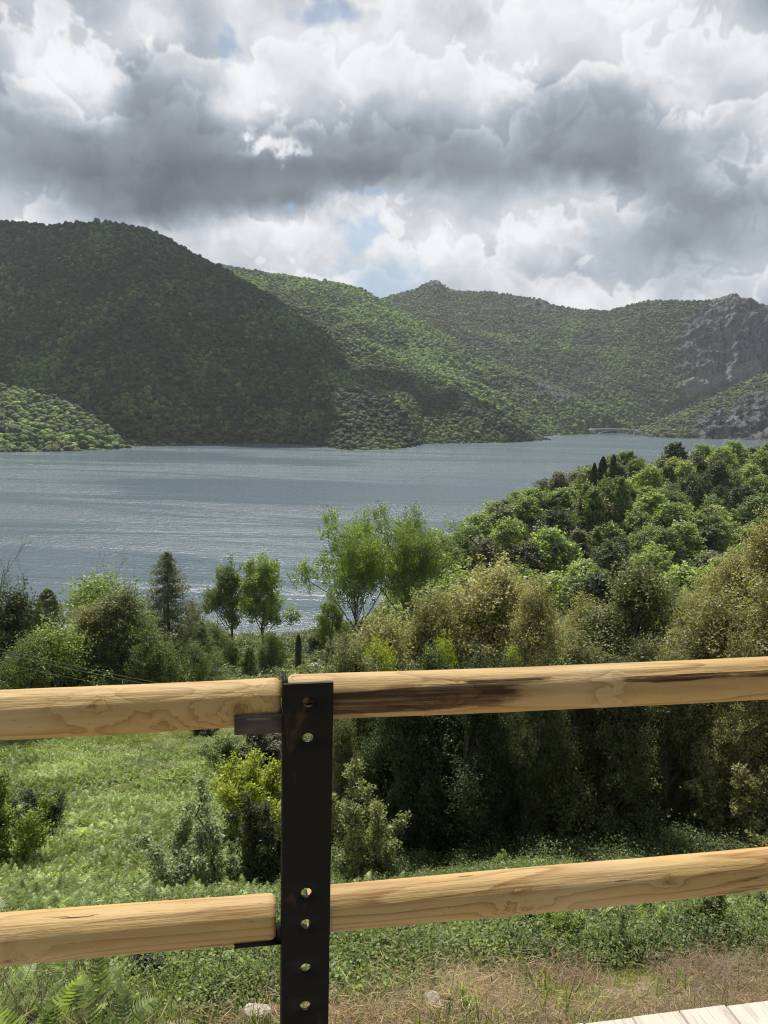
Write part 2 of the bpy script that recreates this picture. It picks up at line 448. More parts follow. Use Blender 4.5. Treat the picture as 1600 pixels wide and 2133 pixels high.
def oak_proto(seed, H=10.0, Wd=4.2, nlobe=16, n=60000, leaf=0.12, low=0.04, top_pow=0.8, per=70, cr=0.42, spread=1.0, twig=.75):
    rng = np.random.default_rng(seed)
    lob = []
    for i in range(nlobe):
        h = low+(1-low)*((i+0.5)/nlobe)**0.85
        env = math.sin(math.pi*min(1, (h*0.82+0.18)))**top_pow
        a = rng.uniform(0, 2*math.pi); rr = Wd/2*env*rng.uniform(0.30, 1.0)*spread
        s = Wd/2*rng.uniform(0.22, 0.46)*(0.6+0.5*env)
        lob.append((rr*math.cos(a), rr*math.sin(a), h*H*0.93, s, s, s*rng.uniform(0.9, 1.5)))
    lob.append((rng.normal()*0.2, rng.normal()*0.2, H-0.9, Wd*0.15, Wd*0.15, 0.9))
    cr_me = crown_mesh('crown', lob, n, leaf, per, cr, seed+1, shell=(.35, 1.15), upbias=.3, twig=twig)
    paths = [limb((0, 0, -0.6), (rng.normal()*0.3, rng.normal()*0.3, H*0.8), Wd*0.045, 0.04, rng, 9, 0.06)]
    for l in lob:
        z0 = max(0.3, l[2]*0.55-0.6)
        paths.append(limb((0, 0, z0), (l[0]*1.1, l[1]*1.1, l[2]+l[5]*0.5), Wd*0.024, 0.015, rng, 6))
    return cr_me, tubes('trunk', paths, 6), H
def round_proto(seed, H=10.0, Wd=8.5, nlobe=17, n=6500, leaf=0.38, per=22, cr=0.26):
    rng = np.random.default_rng(seed); Wd = Wd*rng.uniform(.72, 1.12)
    ox, oy = rng.normal(size=2)*.5
    lob = [(0, 0, H*0.5, Wd*0.30, Wd*0.30, H*0.30), (ox, oy, H*.74, Wd*.2, Wd*.2, H*.18)]
    for i in range(nlobe):
        a = i*2.4+rng.uniform(-.7, .7); q = (i+0.5)/nlobe
        z = H*(0.14+0.70*q)*rng.uniform(.85, 1.12); rr = Wd*0.40*math.sqrt(max(0.03, 1-(q-0.25)**2*1.6))*rng.uniform(.55, 1.2)*(1-q*0.55)
        s = Wd*rng.uniform(0.09, 0.21)
        lob.append((rr*math.cos(a)+ox*q, rr*math.sin(a)+oy*q, z, s, s, s*rng.uniform(.8, 1.5)))
    me = crown_mesh('crown', lob, n, leaf, per, cr, seed+1, upbias=0.45, shell=(0.55, 1.05), aspect=0.7, twig=.7, lift=.5)
    paths = [limb((0, 0, -0.8), (0, 0, H*0.6), 0.26, 0.08, rng, 6, 0.05)]
    for l in lob[1:8]: paths.append(limb((0, 0, H*0.25), l[:3], 0.1, 0.03, rng, 5))
    return me, tubes('trunk', paths, 5), H
def poplar_proto(seed, H=16.0, Wd=8.0, n=22000, leaf=0.22, spread=1.0, nb=16):
    rng = np.random.default_rng(seed)
    paths = [limb((0, 0, -0.5), (rng.normal()*.5, rng.normal()*.5, H*0.93), 0.24, 0.03, rng, 10, 0.05)]
    lob = []
    for i in range(nb):
        q = (i+0.6)/nb; a = i*2.4+rng.uniform(-.5, .5)
        z0 = H*(0.22+0.55*q); L = Wd*0.5*(1.05-0.7*q)*rng.uniform(.7, 1.15)*spread
        e = np.array([L*math.cos(a), L*math.sin(a), z0+L*rng.uniform(.7, 1.2)])
        paths.append(limb((0, 0, z0), e, 0.08*(1.2-q), 0.02, rng, 6, 0.15))
        for k in range(3):
            w = rng.uniform(.45, 1.0); c = np.array([0, 0, z0])*(1-w)+e*w+rng.normal(size=3)*0.45
            s = rng.uniform(.55, 1.05)*Wd/8
            lob.append((c[0], c[1], c[2]+.2, s, s, s*0.85))
    for k in range(4): lob.append((rng.normal()*.5, rng.normal()*.5, H*(0.82+0.045*k), .6, .6, .8))
    me = crown_mesh('crown', lob, n, leaf, 24, 0.22, seed+2, shell=(0.3, 1.1), aspect=0.8, twig=.6, lift=.4)
    return me, tubes('trunk', paths, 5), H
def conifer_proto(seed, H=14.0, Wd=5.5, n=16000, leaf=0.3):
    rng = np.random.default_rng(seed)
    paths = [limb((0, 0, -0.5), (0, 0, H*0.98), 0.2, 0.02, rng, 8, 0.02)]
    P, N = [], []
    nb = 120
    for i in range(nb):
        q = (i+0.5)/nb; z = H*(0.06+0.92*q); a = i*2.39996
        L = Wd/2*(1-q)**0.72*rng.uniform(.6, 1.1)+0.12
        e = np.array([L*math.cos(a), L*math.sin(a), z+L*rng.uniform(-.18, .22)])
        paths.append(([(0, 0, z), 0.5*np.array([e[0], e[1], 2*z+0.3*L*0.3-(z-e[2])*.5])+0*e, e], [0.035*(1.1-q), 0.02, 0.006]))
        k = int(n/nb*(0.35+1.3*(1-q)))
        w = rng.uniform(.1, 1.05, k)[:, None]
        p = np.array([0, 0, z])*(1-w)+e*w+rng.normal(size=(k, 3))*np.array([.16, .16, .13])*(0.5+L*0.35)
        p[:, 2] -= np.abs(rng.normal(size=k))*0.25*w[:, 0]
        P.append(p)
    P = np.concatenate(P); N = rand_dir(len(P), rng)
    V, F = leaf_quads(P, N, leaf, rng, 0.16)
    me = mesh_np('crown', V, F, False, {'v': ('FACE', rng.random(len(F)))}); me.materials.append(LEAF)
    return me, tubes('trunk', paths, 4), H
def cypress_proto(seed, H=8.0, Wd=1.5, n=5000, leaf=0.22, ragged=0.0):
    rng = np.random.default_rng(seed)
    q = rng.random(n)**0.9; rad = Wd/2*np.clip((1.0-q)*4.5, 0, 1)**.55*np.clip(.6+q*2, 0, 1)*(1-ragged*rng.random(n))
    a = rng.uniform(0, 2*math.pi, n); rr = rad*np.sqrt(rng.uniform(.3, 1.05, n))
    P = np.stack([rr*np.cos(a), rr*np.sin(a), q*H], -1)
    N = unit(np.stack([np.cos(a), np.sin(a), 0*a], -1)+0.7*rand_dir(n, rng))
    V, F = leaf_quads(P, N, leaf, rng, 0.5)
    me = mesh_np('crown', V, F, False, {'v': ('FACE', rng.random(n))}); me.materials.append(LEAF)
    return me, tubes('trunk', [limb((0, 0, -.3), (0, 0, H*.9), Wd*.07, .02, rng, 5, 0.02)], 5), H
def bare_proto(seed, H=9.0, Wd=5.0):
    rng = np.random.default_rng(seed); paths = []; tips = []
    def grow(p, d, L, r, lev):
        n = 5; pts = [p]; 
        for i in range(n-1):
            d = unit(d+rng.normal(size=3)*0.12+np.array([0, 0, 0.05])); pts.append(pts[-1]+d*L/(n-1))
        paths.append((pts, np.linspace(r, r*0.45, n)))
        if lev == 0: tips.append(pts[-1]); return
        for k in range(4 if lev > 1 else 5):
            j = rng.integers(1, n); nd = unit(d*0.75+rand_dir(1, rng)[0]*0.7+np.array([0, 0, .25]))
            grow(np.array(pts[j]), nd, L*rng.uniform(.45, .65), r*0.5, lev-1)
    for k in range(3): grow(np.array([rng.normal()*.2, rng.normal()*.2, -.3]), unit(np.array([rng.normal()*.18, rng.normal()*.18, 1.0])), H*0.62, 0.09, 3)
    tw = tubes('trunk', paths, 4)
    tips = np.array(tips); rr = rng.integers(0, len(tips), 500)
    V, F = leaf_quads(tips[rr]+rng.normal(size=(500, 3))*.15, rand_dir(500, rng), 0.1, rng, .6)
    me = mesh_np('crown', V, F, False, {'v': ('FACE', rng.random(500))}); me.materials.append(LEAF)
    return me, tw, H
def shrub_proto(seed, H=2.0, Wd=2.2, n=12000, leaf=0.07, stems=11, thick=.07, up=1.0):
    """several thin stems splaying from the ground, side twigs on each, leaves strung along the twigs"""
    rng = np.random.default_rng(seed); paths = []; S = []
    for k in range(stems):
        a = k*2.4+rng.uniform(-.5, .5); rr = Wd/2*rng.uniform(.15, 1.0); h = H*rng.uniform(.55, 1.0)*(1-.35*rr/(Wd/2)) if k else H
        if k == 0: rr *= .3
        p, r = limb((rng.normal()*.08*Wd, rng.normal()*.08*Wd, -.2), (rr*math.cos(a), rr*math.sin(a), h), .022*H/2, .006, rng, 8, .22)
        paths.append((p, r))
        for i in range(1, 8):
            for m in range(3):
                b = p[i]+(p[min(7, i+1)]-p[i])*rng.random()*.8
                d = unit(rand_dir(1, rng)[0]*np.array([1, 1, .5])+np.array([0, 0, .45*up])); L = Wd*rng.uniform(.08, .26)*(1.15-i/9)
                S.append((b, b+d*L))
        S.append((p[4], p[7]+np.array([0, 0, .1])))
    A = np.array([s[0] for s in S]); B = np.array([s[1] for s in S]); Ls = np.linalg.norm(B-A, axis=1)
    k = rng.choice(len(S), n, p=Ls/Ls.sum()); t = rng.random(n)
    P = A[k]+(B-A)[k]*t[:, None]+rng.normal(size=(n, 3))*(thick*(1.1-.6*t))[:, None]
    N = unit(unit((B-A)[k])*.4+rand_dir(n, rng)*.8+np.array([0, 0, .4])); V, F = leaf_quads(P, N, leaf, rng, .55)
    v = np.clip(.5*rng.random(len(S))[k]+.5*rng.random(n), 0, 1)
    me = mesh_np('crown', V, F, False, {'v': ('FACE', v)}); me.materials.append(LEAF)
    return me, tubes('stem', paths, 5), H

# ------------------------------------------------------------------ place things
COPYN = 0
def place_tree(proto, p, height, name, label, cat, color, group=None, wid=1.0, rz=None, part2='trunk'):
    global COPYN
    cr, tr, H = proto
    rng = np.random.default_rng(int(abs(p[0]*131+p[1]*977))+COPYN); COPYN += 1
    e = empty(name, (float(p[0]), float(p[1]), float(p[2])), float(rng.uniform(0, 6.28) if rz is None else rz))
    s = height/H
    e.scale = (s*wid, s*wid, s)
    c = bpy.data.objects.new('crown', cr); COL.objects.link(c); c.parent = e; c.color = (*color, 1)
    t = bpy.data.objects.new(part2, tr); COL.objects.link(t); t.parent = e
    tag(e, label, cat, group)
    return e
def tree_at(proto, px, py_top, D, *a, dz=-0.2, **k):
    """a tree standing on the ground at forward distance D on the line of sight px, as tall as its top shows"""
    top = at_y(px, py_top, D)
    g = float(ground(top[0], top[1]))
    return place_tree(proto, (top[0], top[1], g+dz), max(1.0, top[2]-g-dz), *a, **k)
def shrub_at(proto, px, py_base, py_top, *a, **k):
    b = hit(px, py_base); top = at_y(px, py_top, b[1])
    return place_tree(proto, (b[0], b[1], b[2]-0.1), max(.3, top[2]-b[2]+.1), *a, **k)

# ------------------------------------------------------------------ sun and sky
EXPO = 0.5
SUN_EL, SUN_AZ = R(58), R(-14)
SDIR = np.array([math.sin(SUN_AZ)*math.cos(SUN_EL), math.cos(SUN_AZ)*math.cos(SUN_EL), math.sin(SUN_EL)])
sl = bpy.data.lights.new('sun', 'SUN'); sl.energy = 5.0; sl.angle = R(0.5); sl.color = (1.0, 0.94, 0.84)
so = bpy.data.objects.new('sun', sl); COL.objects.link(so)
so.rotation_euler = Vector(-SDIR).to_track_quat('-Z', 'Y').to_euler(); so.location = (0, 0, 90)

def cloud_map(WW=5040):
    """clouds over the whole sky as brightness per direction (equirectangular), worked out from noise; returns rgb (display values) and cover"""
    HH = WW//2
    G = np.array([
     [200, 205, 185, 225, 185, 215, 215, 190, 225, 215, 205, 235, 240, 235, 225, 200, 160],
     [190, 228, 212, 228, 185, 232, 236, 222, 236, 236, 230, 236, 236, 236, 228, 220, 205],
     [185, 225, 230, 160, 195, 238, 236, 226, 226, 226, 220, 226, 215, 222, 222, 226, 220],
     [160, 200, 222, 145, 150, 222, 222, 190, 178, 182, 215, 185, 158, 165, 222, 208, 212],
     [148, 145, 142, 137, 136, 158, 158, 142, 142, 148, 172, 150, 140, 138, 148, 165, 203],
     [150, 128, 122, 116, 114, 116, 122, 122, 130, 145, 152, 138, 126, 126, 145, 185, 190],
     [192, 176, 132, 114, 118, 122, 124, 172, 200, 188, 192, 198, 200, 194, 152, 138, 144],
     [215, 215, 210, 215, 205, 228, 226, 212, 212, 228, 228, 215, 216, 190, 148, 150, 160],
     [215, 215, 210, 215, 210, 215, 218, 206, 194, 222, 216, 190, 185, 180, 178, 184, 190],
     [200, 200, 200, 200, 200, 200, 205, 190, 188, 190, 195, 195, 228, 202, 185, 190, 190]], float)
    E_MID = 620.0
    CLUMPS = [(575, 302, 60, 20, 75), (150, 165, 105, 48, 26), (505, 170, 50, 60, 16), (1400, 195, 60, 40, 16), (700, 440, 110, 28, 24), (890, 525, 80, 40, 14), (1150, 475, 120, 26, 18), (620, 500, 70, 40, 14), (1040, 190, 80, 34, 16), (330, 60, 60, 40, 14)]
    def cub(a, t):                      # smooth interpolation along the last index pair
        i = np.clip(np.floor(t).astype(int), 0, a-1); f = np.clip(t-i, 0, 1); return i, np.minimum(i+1, a), f*f*(3-2*f)*.6+f*.4
    def grid(px, py):
        i, i2, fx = cub(16, np.clip(px/100, 0, 16)); j, j2, fy = cub(9, np.clip(py/70, 0, 9))
        return (G[j, i]*(1-fx)+G[j, i2]*fx)*(1-fy)+(G[j2, i]*(1-fx)+G[j2, i2]*fx)*fy
    def perlin(x, y, sd):
        ix = np.floor(x).astype(np.int64); iy = np.floor(y).astype(np.int64); fx = x-ix; fy = y-iy
        def gr(a, c):
            h = _hash(ix+a, iy+c, 0*ix, sd)*2*np.pi
            return np.cos(h)*(fx-a)+np.sin(h)*(fy-c)
        u = fx*fx*fx*(fx*(fx*6-15)+10); v = fy*fy*fy*(fy*(fy*6-15)+10)
        a = gr(0, 0); c = gr(0, 1)
        a = a+u*(gr(1, 0)-a); c = c+u*(gr(1, 1)-c)
        return (a+v*(c-a))*1.4
    def pf(x, y, s, o, sd, g=.5):
        r = 0; a = 1.0; x = x/s; y = y/s
        for k in range(o):
            r = r+a*perlin(x, y, sd+k); x, y = 1.62*x-1.17*y+7.3, 1.17*x+1.62*y+3.1; a *= g
        return r*.6
    def puff(x, y, s, sd):              # round heads: bright domes round scattered centres
        x = x/s; y = y/s; ix = np.floor(x).astype(np.int64); iy = np.floor(y).astype(np.int64); m = np.full(x.shape, 9.0)
        for a in (-1, 0, 1):
            for c in (-1, 0, 1):
                dx = ix+a+_hash(ix+a, iy+c, 0*ix, sd)-x; dy = iy+c+_hash(ix+a, iy+c, 0*ix+1, sd)-y
                m = np.minimum(m, dx*dx+dy*dy)
        return np.clip(1-m, 0, 1)
    def shade(d):
        z = d@_f; front = z > 0.25; zz = np.maximum(z, 0.25)
        px = W0/2+F0*(d@_r)/zz; py = H0/2-F0*(d@_u)/zz
        el = np.arcsin(np.clip(d[..., 2], -1, 1)); A = np.arctan2(d[..., 0], d[..., 1])*F0; E = -el*F0
        A = A*np.cos(el*.7)
        wx = 56*pf(A, E, 210, 6, 1, .52)+16*pf(A, E, 60, 4, 2, .55); wy = 38*pf(A, E, 210, 6, 4, .52)+14*pf(A, E, 60, 4, 5, .55)
        g = grid(px+wx, py+wy)
        out = np.where(front, sstep(0, 500, np.maximum.reduce([-px, px-W0, -py-100, py-900])), 1.0)
        g = g*(1-out)+out*(186+90*pf(A, E, 600, 4, 9))
        wq = 60*pf(A, E, 45, 5, 8, .58)
        for (cx, cy, sx, sy, am) in CLUMPS:
            e2 = ((px+.9*wx+wq-cx)/sx)**2+((py+.9*wy+.8*wq-cy)/sy)**2
            g = g+am*np.exp(-e2*e2)*(1-out)
        zone = sstep(128, 200, g)
        # billowing heads, one behind the other: a crisp bright upper edge that fades to grey below it
        qx, qy = A+40*pf(A, E, 110, 4, 31, .5), E+40*pf(A, E, 110, 4, 32, .5)
        big = pf(A, E, 260, 3, 12); med = pf(qx, qy, 110, 4, 13); fine = pf(qx, qy, 42, 6, 14, .6)
        pz = puff(qx, qy*1.15, 105, 41); p2 = puff(qx+40, qy*1.1, 48, 43); p3 = puff(qx, qy+20, 23, 45)
        det = 0*g-6.0
        for k in range(-6, 9):
            yk = -E_MID+k*92+30*math.sin(k*2.3)
            F = (E-yk)/70.0+1.9*big*(1 if k % 2 else -1)+1.0*med+.75*(pz-.6)+.42*(p2-.6)+.22*(p3-.6)+.55*fine
            al = sstep(0, .30, F)*sstep(4.5, 2.0, F)
            lit = 68*np.exp(-np.maximum(F-.12, 0)/.8)-24
            det = det*(1-al)+al*lit
        soft = pf(qx, qy*1.25, 160, 7, 15, .55)
        g = g+zone*(.80*det+34*soft+5)+(1-zone)*(22*soft+.20*det)
        g = np.clip(g, 106, 300); g = np.where(g > 222, 222+26*np.tanh((g-222)/34.), g)
        blue = np.zeros_like(g)
        for (cx, cy, sx, sy, am) in [(690, 34, 58, 24, 1.25), (655, 2, 45, 20, .8), (805, 590, 75, 42, 1.1), (738, 500, 40, 58, .95), (470, 78, 26, 40, .8), (595, 442, 16, 12, 1.0), (770, 398, 60, 9, .9), (1255, 470, 20, 16, .4), (745, 560, 60, 40, .7)]:
            blue = np.maximum(blue, am*np.exp(-((px+.7*wx-cx)/sx)**2-((py+.7*wy-cy)/sy)**2))
        blue = blue*(1-out)+out*1.2*sstep(.15, .4, pf(A, E, 500, 4, 71))
        cover = 1-.62*sstep(.08, .95, blue+.9*pf(A, E, 50, 5, 72, .55)*sstep(0, .2, blue))
        t = np.clip((g-100)/140, 0, 1)[..., None]
        off = (1-t)*np.array([-5.5, 0, 8.0])+t*np.array([-1, 0, 2.5])
        off = off+np.array([-4.5, 0, 6.0])*np.exp(-((t-.5)/.3)**2)
        rgb = np.clip(g[..., None]+off, 0, 255)/255
        low = (el < 0)[..., None]
        rgb = np.where(low, .33, rgb); cover = np.where(el < 0, 1, cover)
        return rgb, cover
    def dirs(u, v):
        ph = (0.5-u)*2*np.pi; th = (v-.5)*np.pi
        U, V = np.meshgrid(ph, th); return np.stack([np.cos(V)*np.cos(U), np.cos(V)*np.sin(U), np.sin(V)], -1)
    k = 12; w2, h2 = WW//k, HH//k
    rgb, cov = shade(dirs((np.arange(w2)+.5)/w2, (np.arange(h2)+.5)/h2))
    im = np.empty((HH, WW, 4), np.float32)
    im[..., :3] = np.repeat(np.repeat(rgb, k, 0), k, 1); im[..., 3] = np.repeat(np.repeat(cov, k, 0), k, 1)
    u0, u1 = int(WW*(.25-42/360)), int(WW*(.25+42/360)); v0, v1 = int(HH*(.5-2/180)), int(HH*(.5+42/180))
    rgb, cov = shade(dirs((np.arange(u0, u1)+.5)/WW, (np.arange(v0, v1)+.5)/HH))
    im[v0:v1, u0:u1, :3] = rgb; im[v0:v1, u0:u1, 3] = cov
    return im
def build_world():
    w = bpy.data.worlds.new('World'); SC.world = w; w.use_nodes = True
    t = NT(w.node_tree); STR = 0.1
    sky = t.n('ShaderNodeTexSky', sky_type='NISHITA', sun_disc=False, sun_elevation=SUN_EL, sun_rotation=SUN_AZ, altitude=600, air_density=1.0, dust_density=1.0)
    a = cloud_map(); h, wd = a.shape[:2]
    img = bpy.data.images.new('clouds', wd, h, alpha=True); img.colorspace_settings.name = 'sRGB'; img.alpha_mode = 'CHANNEL_PACKED'
    img.pixels.foreach_set(a.ravel()); img.update()
    e = t.n('ShaderNodeTexEnvironment', interpolation='Cubic'); e.image = img
    cl = t.vmath('SCALE', e.outputs[0]); t.set(cl.node.inputs['Scale'], 2.0**-EXPO/STR)
    dn = t.n('ShaderNodeTexCoord').outputs['Generated']; sp = t.n('ShaderNodeSeparateXYZ', {0: dn})
    uu = t.math('SUBTRACT', .5, t.math('DIVIDE', t.math('ARCTAN2', sp.outputs[1], sp.outputs[0]), 2*math.pi)); vv = t.math('ADD', t.math('DIVIDE', t.math('ARCSINE', sp.outputs[2]), math.pi), .5)
    it = t.n('ShaderNodeTexImage', {'Vector': t.n('ShaderNodeCombineXYZ', {0: uu, 1: vv}).outputs[0]}); it.image = img; alpha = it.outputs['Alpha']
    col = t.mix(alpha, t.vmath('MULTIPLY', sky.outputs[0], (0.62, 0.66, 0.66)), cl)
    b = t.n('ShaderNodeBackground', {'Color': col, 'Strength': STR})
    t.n('ShaderNodeOutputWorld', {'Surface': b.outputs[0]})
    w.cycles.sampling_method = 'MANUAL'; w.cycles.sample_map_resolution = 1024
build_world()

# ------------------------------------------------------------------ hills round the lake
hz = lambda px: 835+(px-800)*0.02418
def back_rock(PX, PY, V):
    n = fbm(V[..., 0]/60, V[..., 1]/60, V[..., 2]/60, 4, 41)-0.5
    cliff = sstep(-12, 22, PX-np.interp(PY, [600, 630, 660, 700, 740, 790, 840], [1492, 1482, 1468, 1440, 1425, 1418, 1440])+110*n)*sstep(840, 800, PY-60*n)
    peak = sstep(1, 0.4, np.hypot((PX-905)/42, (PY-600)/26)+1.2*n)
    crag2 = 0.7*sstep(1, 0.5, np.hypot((PX-1120)/70, (PY-640)/16)+1.5*n)
    scr = sstep(1, 0.2, np.hypot((PX-1470)/120, ((PY-815)+(PX-1470)*0.32)/28)+2.2*n)
    scr2 = 0.35*sstep(0.60, 0.74, fbm(V[..., 0]/40, V[..., 1]/40, V[..., 2]/40, 3, 77))*sstep(1150, 1350, PX)*sstep(690, 760, PY)
    pale = np.clip(np.maximum(scr, scr2), 0, 1)
    return np.clip(np.maximum.reduce([cliff, peak, crag2, scr, scr2]), 0, 1), pale
def spur_rock(PX, PY, V):
    n = fbm(V[..., 0]/45, V[..., 1]/45, V[..., 2]/45, 4, 43)-0.5
    d = PY-np.interp(PX, [1320, 1360, 1420, 1480, 1540, 1600, 1800], [893, 880, 850, 822, 795, 768, 700])
    r = sstep(0, 1, (d-25+120*n)/30)*sstep(1400, 1480, PX)
    p = 0.8*sstep(1, 0, np.abs(d-2)/14+2.0*n)*sstep(1380, 1430, PX)
    return np.clip(np.maximum(r, p), 0, 1), np.clip(p, 0, 1)
def mid_rock(PX, PY, V):
    n = fbm(V[..., 0]/40, V[..., 1]/40, V[..., 2]/40, 4, 45)-0.5
    r = 0.75*sstep(1, 0.2, np.hypot((PX-1150)/95, (PY-820)/55)+2.6*n)
    return np.clip(r, 0, 1), 0*r
SPUR_L = hill('headland_slope', [(-230, 735, 840, 948), (0, 803, 800, 944), (60, 806, 790, 943), (120, 822, 775, 942), (180, 852, 755, 941), (240, 898, 735, 937), (272, 930, 724, 934)],
              110, 50, 10, 60, 21, 5.0, dens=1/15., size=(2.2, 4.2))
BIG = hill('wooded_hill', [(-260, 440, 1350, 900), (0, 454, 1350, 908), (50, 457, 1350, 910), (100, 464, 1350, 913), (150, 458, 1350, 917), (230, 457, 1340, 924), (272, 463, 1330, 930), (310, 472, 1320, 930), (350, 490, 1310, 929), (420, 532, 1290, 927), (460, 552, 1280, 926),
              (560, 607, 1260, 925), (640, 655, 1240, 928), (720, 702, 1220, 939), (800, 742, 1200, 938), (850, 758, 1190, 935), (880, 775, 1180, 926), (960, 812, 1160, 925), (1040, 846, 1140, 924), (1100, 880, 1115, 921), (1146, 920, 1105, 917)],
           300, 110, 46, 190, 22, 5.0)
MID = hill('sunlit_ridge', [(380, 535, 1780, 912), (460, 548, 1760, 912), (560, 565, 1740, 912), (640, 577, 1720, 912), (700, 585, 1700, 912), (760, 601, 1680, 912), (800, 622, 1660, 912), (860, 655, 1640, 912), (920, 690, 1620, 912),
              (1000, 727, 1600, 912), (1080, 770, 1560, 911), (1140, 792, 1540, 909), (1200, 817, 1510, 906), (1250, 847, 1480, 904), (1290, 876, 1465, 902), (1316, 897, 1450, 901)],
           220, 80, 42, 140, 23, 4.5, mid_rock)
BACK = hill('far_mountain', [(690, 650, 2350, 895), (800, 620, 2350, 895), (840, 607, 2340, 895), (868, 601, 2330, 895), (880, 592, 2320, 895), (890, 588, 2320, 895), (905, 583, 2320, 895), (918, 588, 2320, 895), (928, 599, 2320, 895), (945, 605, 2310, 895), (1010, 607, 2290, 895), (1080, 615, 2270, 896),
              (1130, 624, 2250, 896), (1150, 634, 2240, 896), (1200, 643, 2220, 896), (1260, 647, 2180, 897), (1300, 637, 2150, 897), (1350, 624, 2120, 897), (1420, 624, 2060, 898), (1480, 624, 2010, 899), (1500, 618, 1990, 899),
              (1525, 609, 1960, 900), (1545, 618, 1930, 900), (1560, 622, 1910, 900), (1580, 632, 1890, 900), (1600, 634, 1870, 901), (1800, 640, 1800, 903)],
            420, 150, 55, 210, 24, 3.0, back_rock, dens=1/38., size=(2.6, 4.4), craggy=26)
SPUR_R = hill('rocky_spur', [(1318, 896, 1450, 903), (1360, 884, 1440, 912), (1420, 854, 1450, 914), (1480, 826, 1470, 916), (1540, 799, 1490, 918), (1600, 772, 1510, 920), (1800, 700, 1540, 925)],
              130, 60, 16, 60, 25, 3.0, spur_rock, size=(2.6, 4.2), craggy=20)

def ico(sub):
    import bmesh
    bm = bmesh.new(); bmesh.ops.create_icosphere(bm, subdivisions=sub, radius=1.0)
    V = np.array([v.co[:] for v in bm.verts]); F = np.array([[v.index for v in f.verts] for f in bm.faces]); bm.free(); return V, F
def blob_protos():
    """a far crown: a lumpy leafy dome with loose leaf clumps round it"""
    out = []; V0, F0_ = ico(4)
    for k in range(8):
        rng = np.random.default_rng(300+k)
        lum = np.zeros(len(V0))
        for i in range(26):
            c = rand_dir(1, rng)[0]; lum = np.maximum(lum, rng.uniform(.6, 1)*np.clip(1-(1-V0@c)/rng.uniform(.05, .16), 0, 1)**.5)
        fine = fbm(V0[:, 0]*7, V0[:, 1]*7, V0[:, 2]*7, 2, 50+k)-.5
        r = .70+.30*lum+.22*fine
        V = V0*r[:, None]*np.array([1, 1, .95 if k < 7 else 1.3])+np.array([0, 0, .45 if k < 7 else .7])
        vf = np.clip(.25+.5*lum+.4*fine, 0, 1)[F0_].mean(1)
        n = 130; u = rand_dir(n, rng); ii = (u@V0.T).argmax(1)
        Vq, Fq = leaf_quads(V[ii]*1.03, unit(u+rand_dir(n, rng)*.8), .17, rng, .8)
        me = mesh_np('far_crown', np.concatenate([V, Vq]), [Fq+len(V), F0_], False, {'v': ('FACE', np.concatenate([rng.random(n), vf]))})
        me.materials.append(LEAF_FAR); out.append(me)
    return out
BLOBS = blob_protos()
KINDS = np.array([(0.050, 0.072, 0.040), (0.072, 0.108, 0.046), (0.102, 0.164, 0.054), (0.165, 0.245, 0.072), (0.122, 0.132, 0.068), (0.080, 0.096, 0.056)])
def forest(f, name, label, wts, bright=1.0, patchfn=None):
    P = f['P']; n = len(P); rng = np.random.default_rng(f['seed']+5)
    a = fbm(P[:, 0]/75, P[:, 1]/75, P[:, 2]/75, 4, f['seed'])
    w = np.array(wts)[None]*np.ones((n, 1))
    w[:, 3] *= np.exp((a-0.5)*14); w[:, 2] *= np.exp((a-0.5)*8); w[:, 0] *= np.exp(-(a-.5)*6)
    if patchfn is not None:
        px, py, _ = proj(P) if False else (None, None, None)
        w = patchfn(P, w)
    w /= w.sum(1, keepdims=True)
    rr = np.clip(.5+2.4*(fbm(P[:, 0]/22, P[:, 1]/22, P[:, 2]/22, 3, f['seed']+2)-.5), 0, 1)
    rr = np.where(rng.random(n) < .45, rr, rng.random(n))
    k = (rr[:, None] > np.cumsum(w, 1)).sum(1).clip(0, 5)
    tint = KINDS[k]*rng.uniform(.8, 1.2, (n, 1))*bright*(.75+.5*fbm(P[:, 0]/28, P[:, 1]/28, P[:, 2]/28, 3, 7))[:, None]
    s = f['s'][:, None]*np.stack([rng.uniform(.85, 1.25, n), rng.uniform(.85, 1.25, n), rng.uniform(.75, 1.15, n)], 1)
    rot = np.stack([rng.normal(size=n)*.08, rng.normal(size=n)*.08, rng.uniform(0, 6.28, n)], 1)
    return scatter(name, P-np.array([0, 0, .8]), s, rot, tint, BLOBS, label)
def projv(P):
    q = P-CAM; z = q@_f
    return W0/2+F0*(q@_r)/z, H0/2-F0*(q@_u)/z
def green_patch(c):
    def fn(P, w):
        x, y = projv(P)
        for (cx, cy, sx, sy, k) in c:
            g = np.exp(-((x-cx)/sx)**2-((y-cy)/sy)**2)
            w[:, 3] *= 1+k*g; w[:, 2] *= 1+.4*k*g
        return w
    return fn
forest(SPUR_L, 'spur_woodland', 'mixed light and dark woodland on the low spur at the left shore', (.7, 1.3, 1.2, .5, .7, .7), 1.05)
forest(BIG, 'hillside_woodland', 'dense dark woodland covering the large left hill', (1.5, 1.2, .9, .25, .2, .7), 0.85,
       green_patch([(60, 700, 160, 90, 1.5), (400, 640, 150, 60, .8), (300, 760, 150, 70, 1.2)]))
forest(MID, 'ridge_woodland', 'sunlit light green woodland on the middle ridge', (.7, 1.2, 1.4, 1.0, .4, .3), 1.25,  # tints raised to paint in the sun on this ridge
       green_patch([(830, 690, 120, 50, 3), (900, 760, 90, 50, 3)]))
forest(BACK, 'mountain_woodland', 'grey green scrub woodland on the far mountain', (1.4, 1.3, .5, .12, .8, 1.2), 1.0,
       green_patch([(1130, 720, 45, 35, 40), (1290, 810, 35, 50, 40), (1200, 690, 30, 15, 6)]))
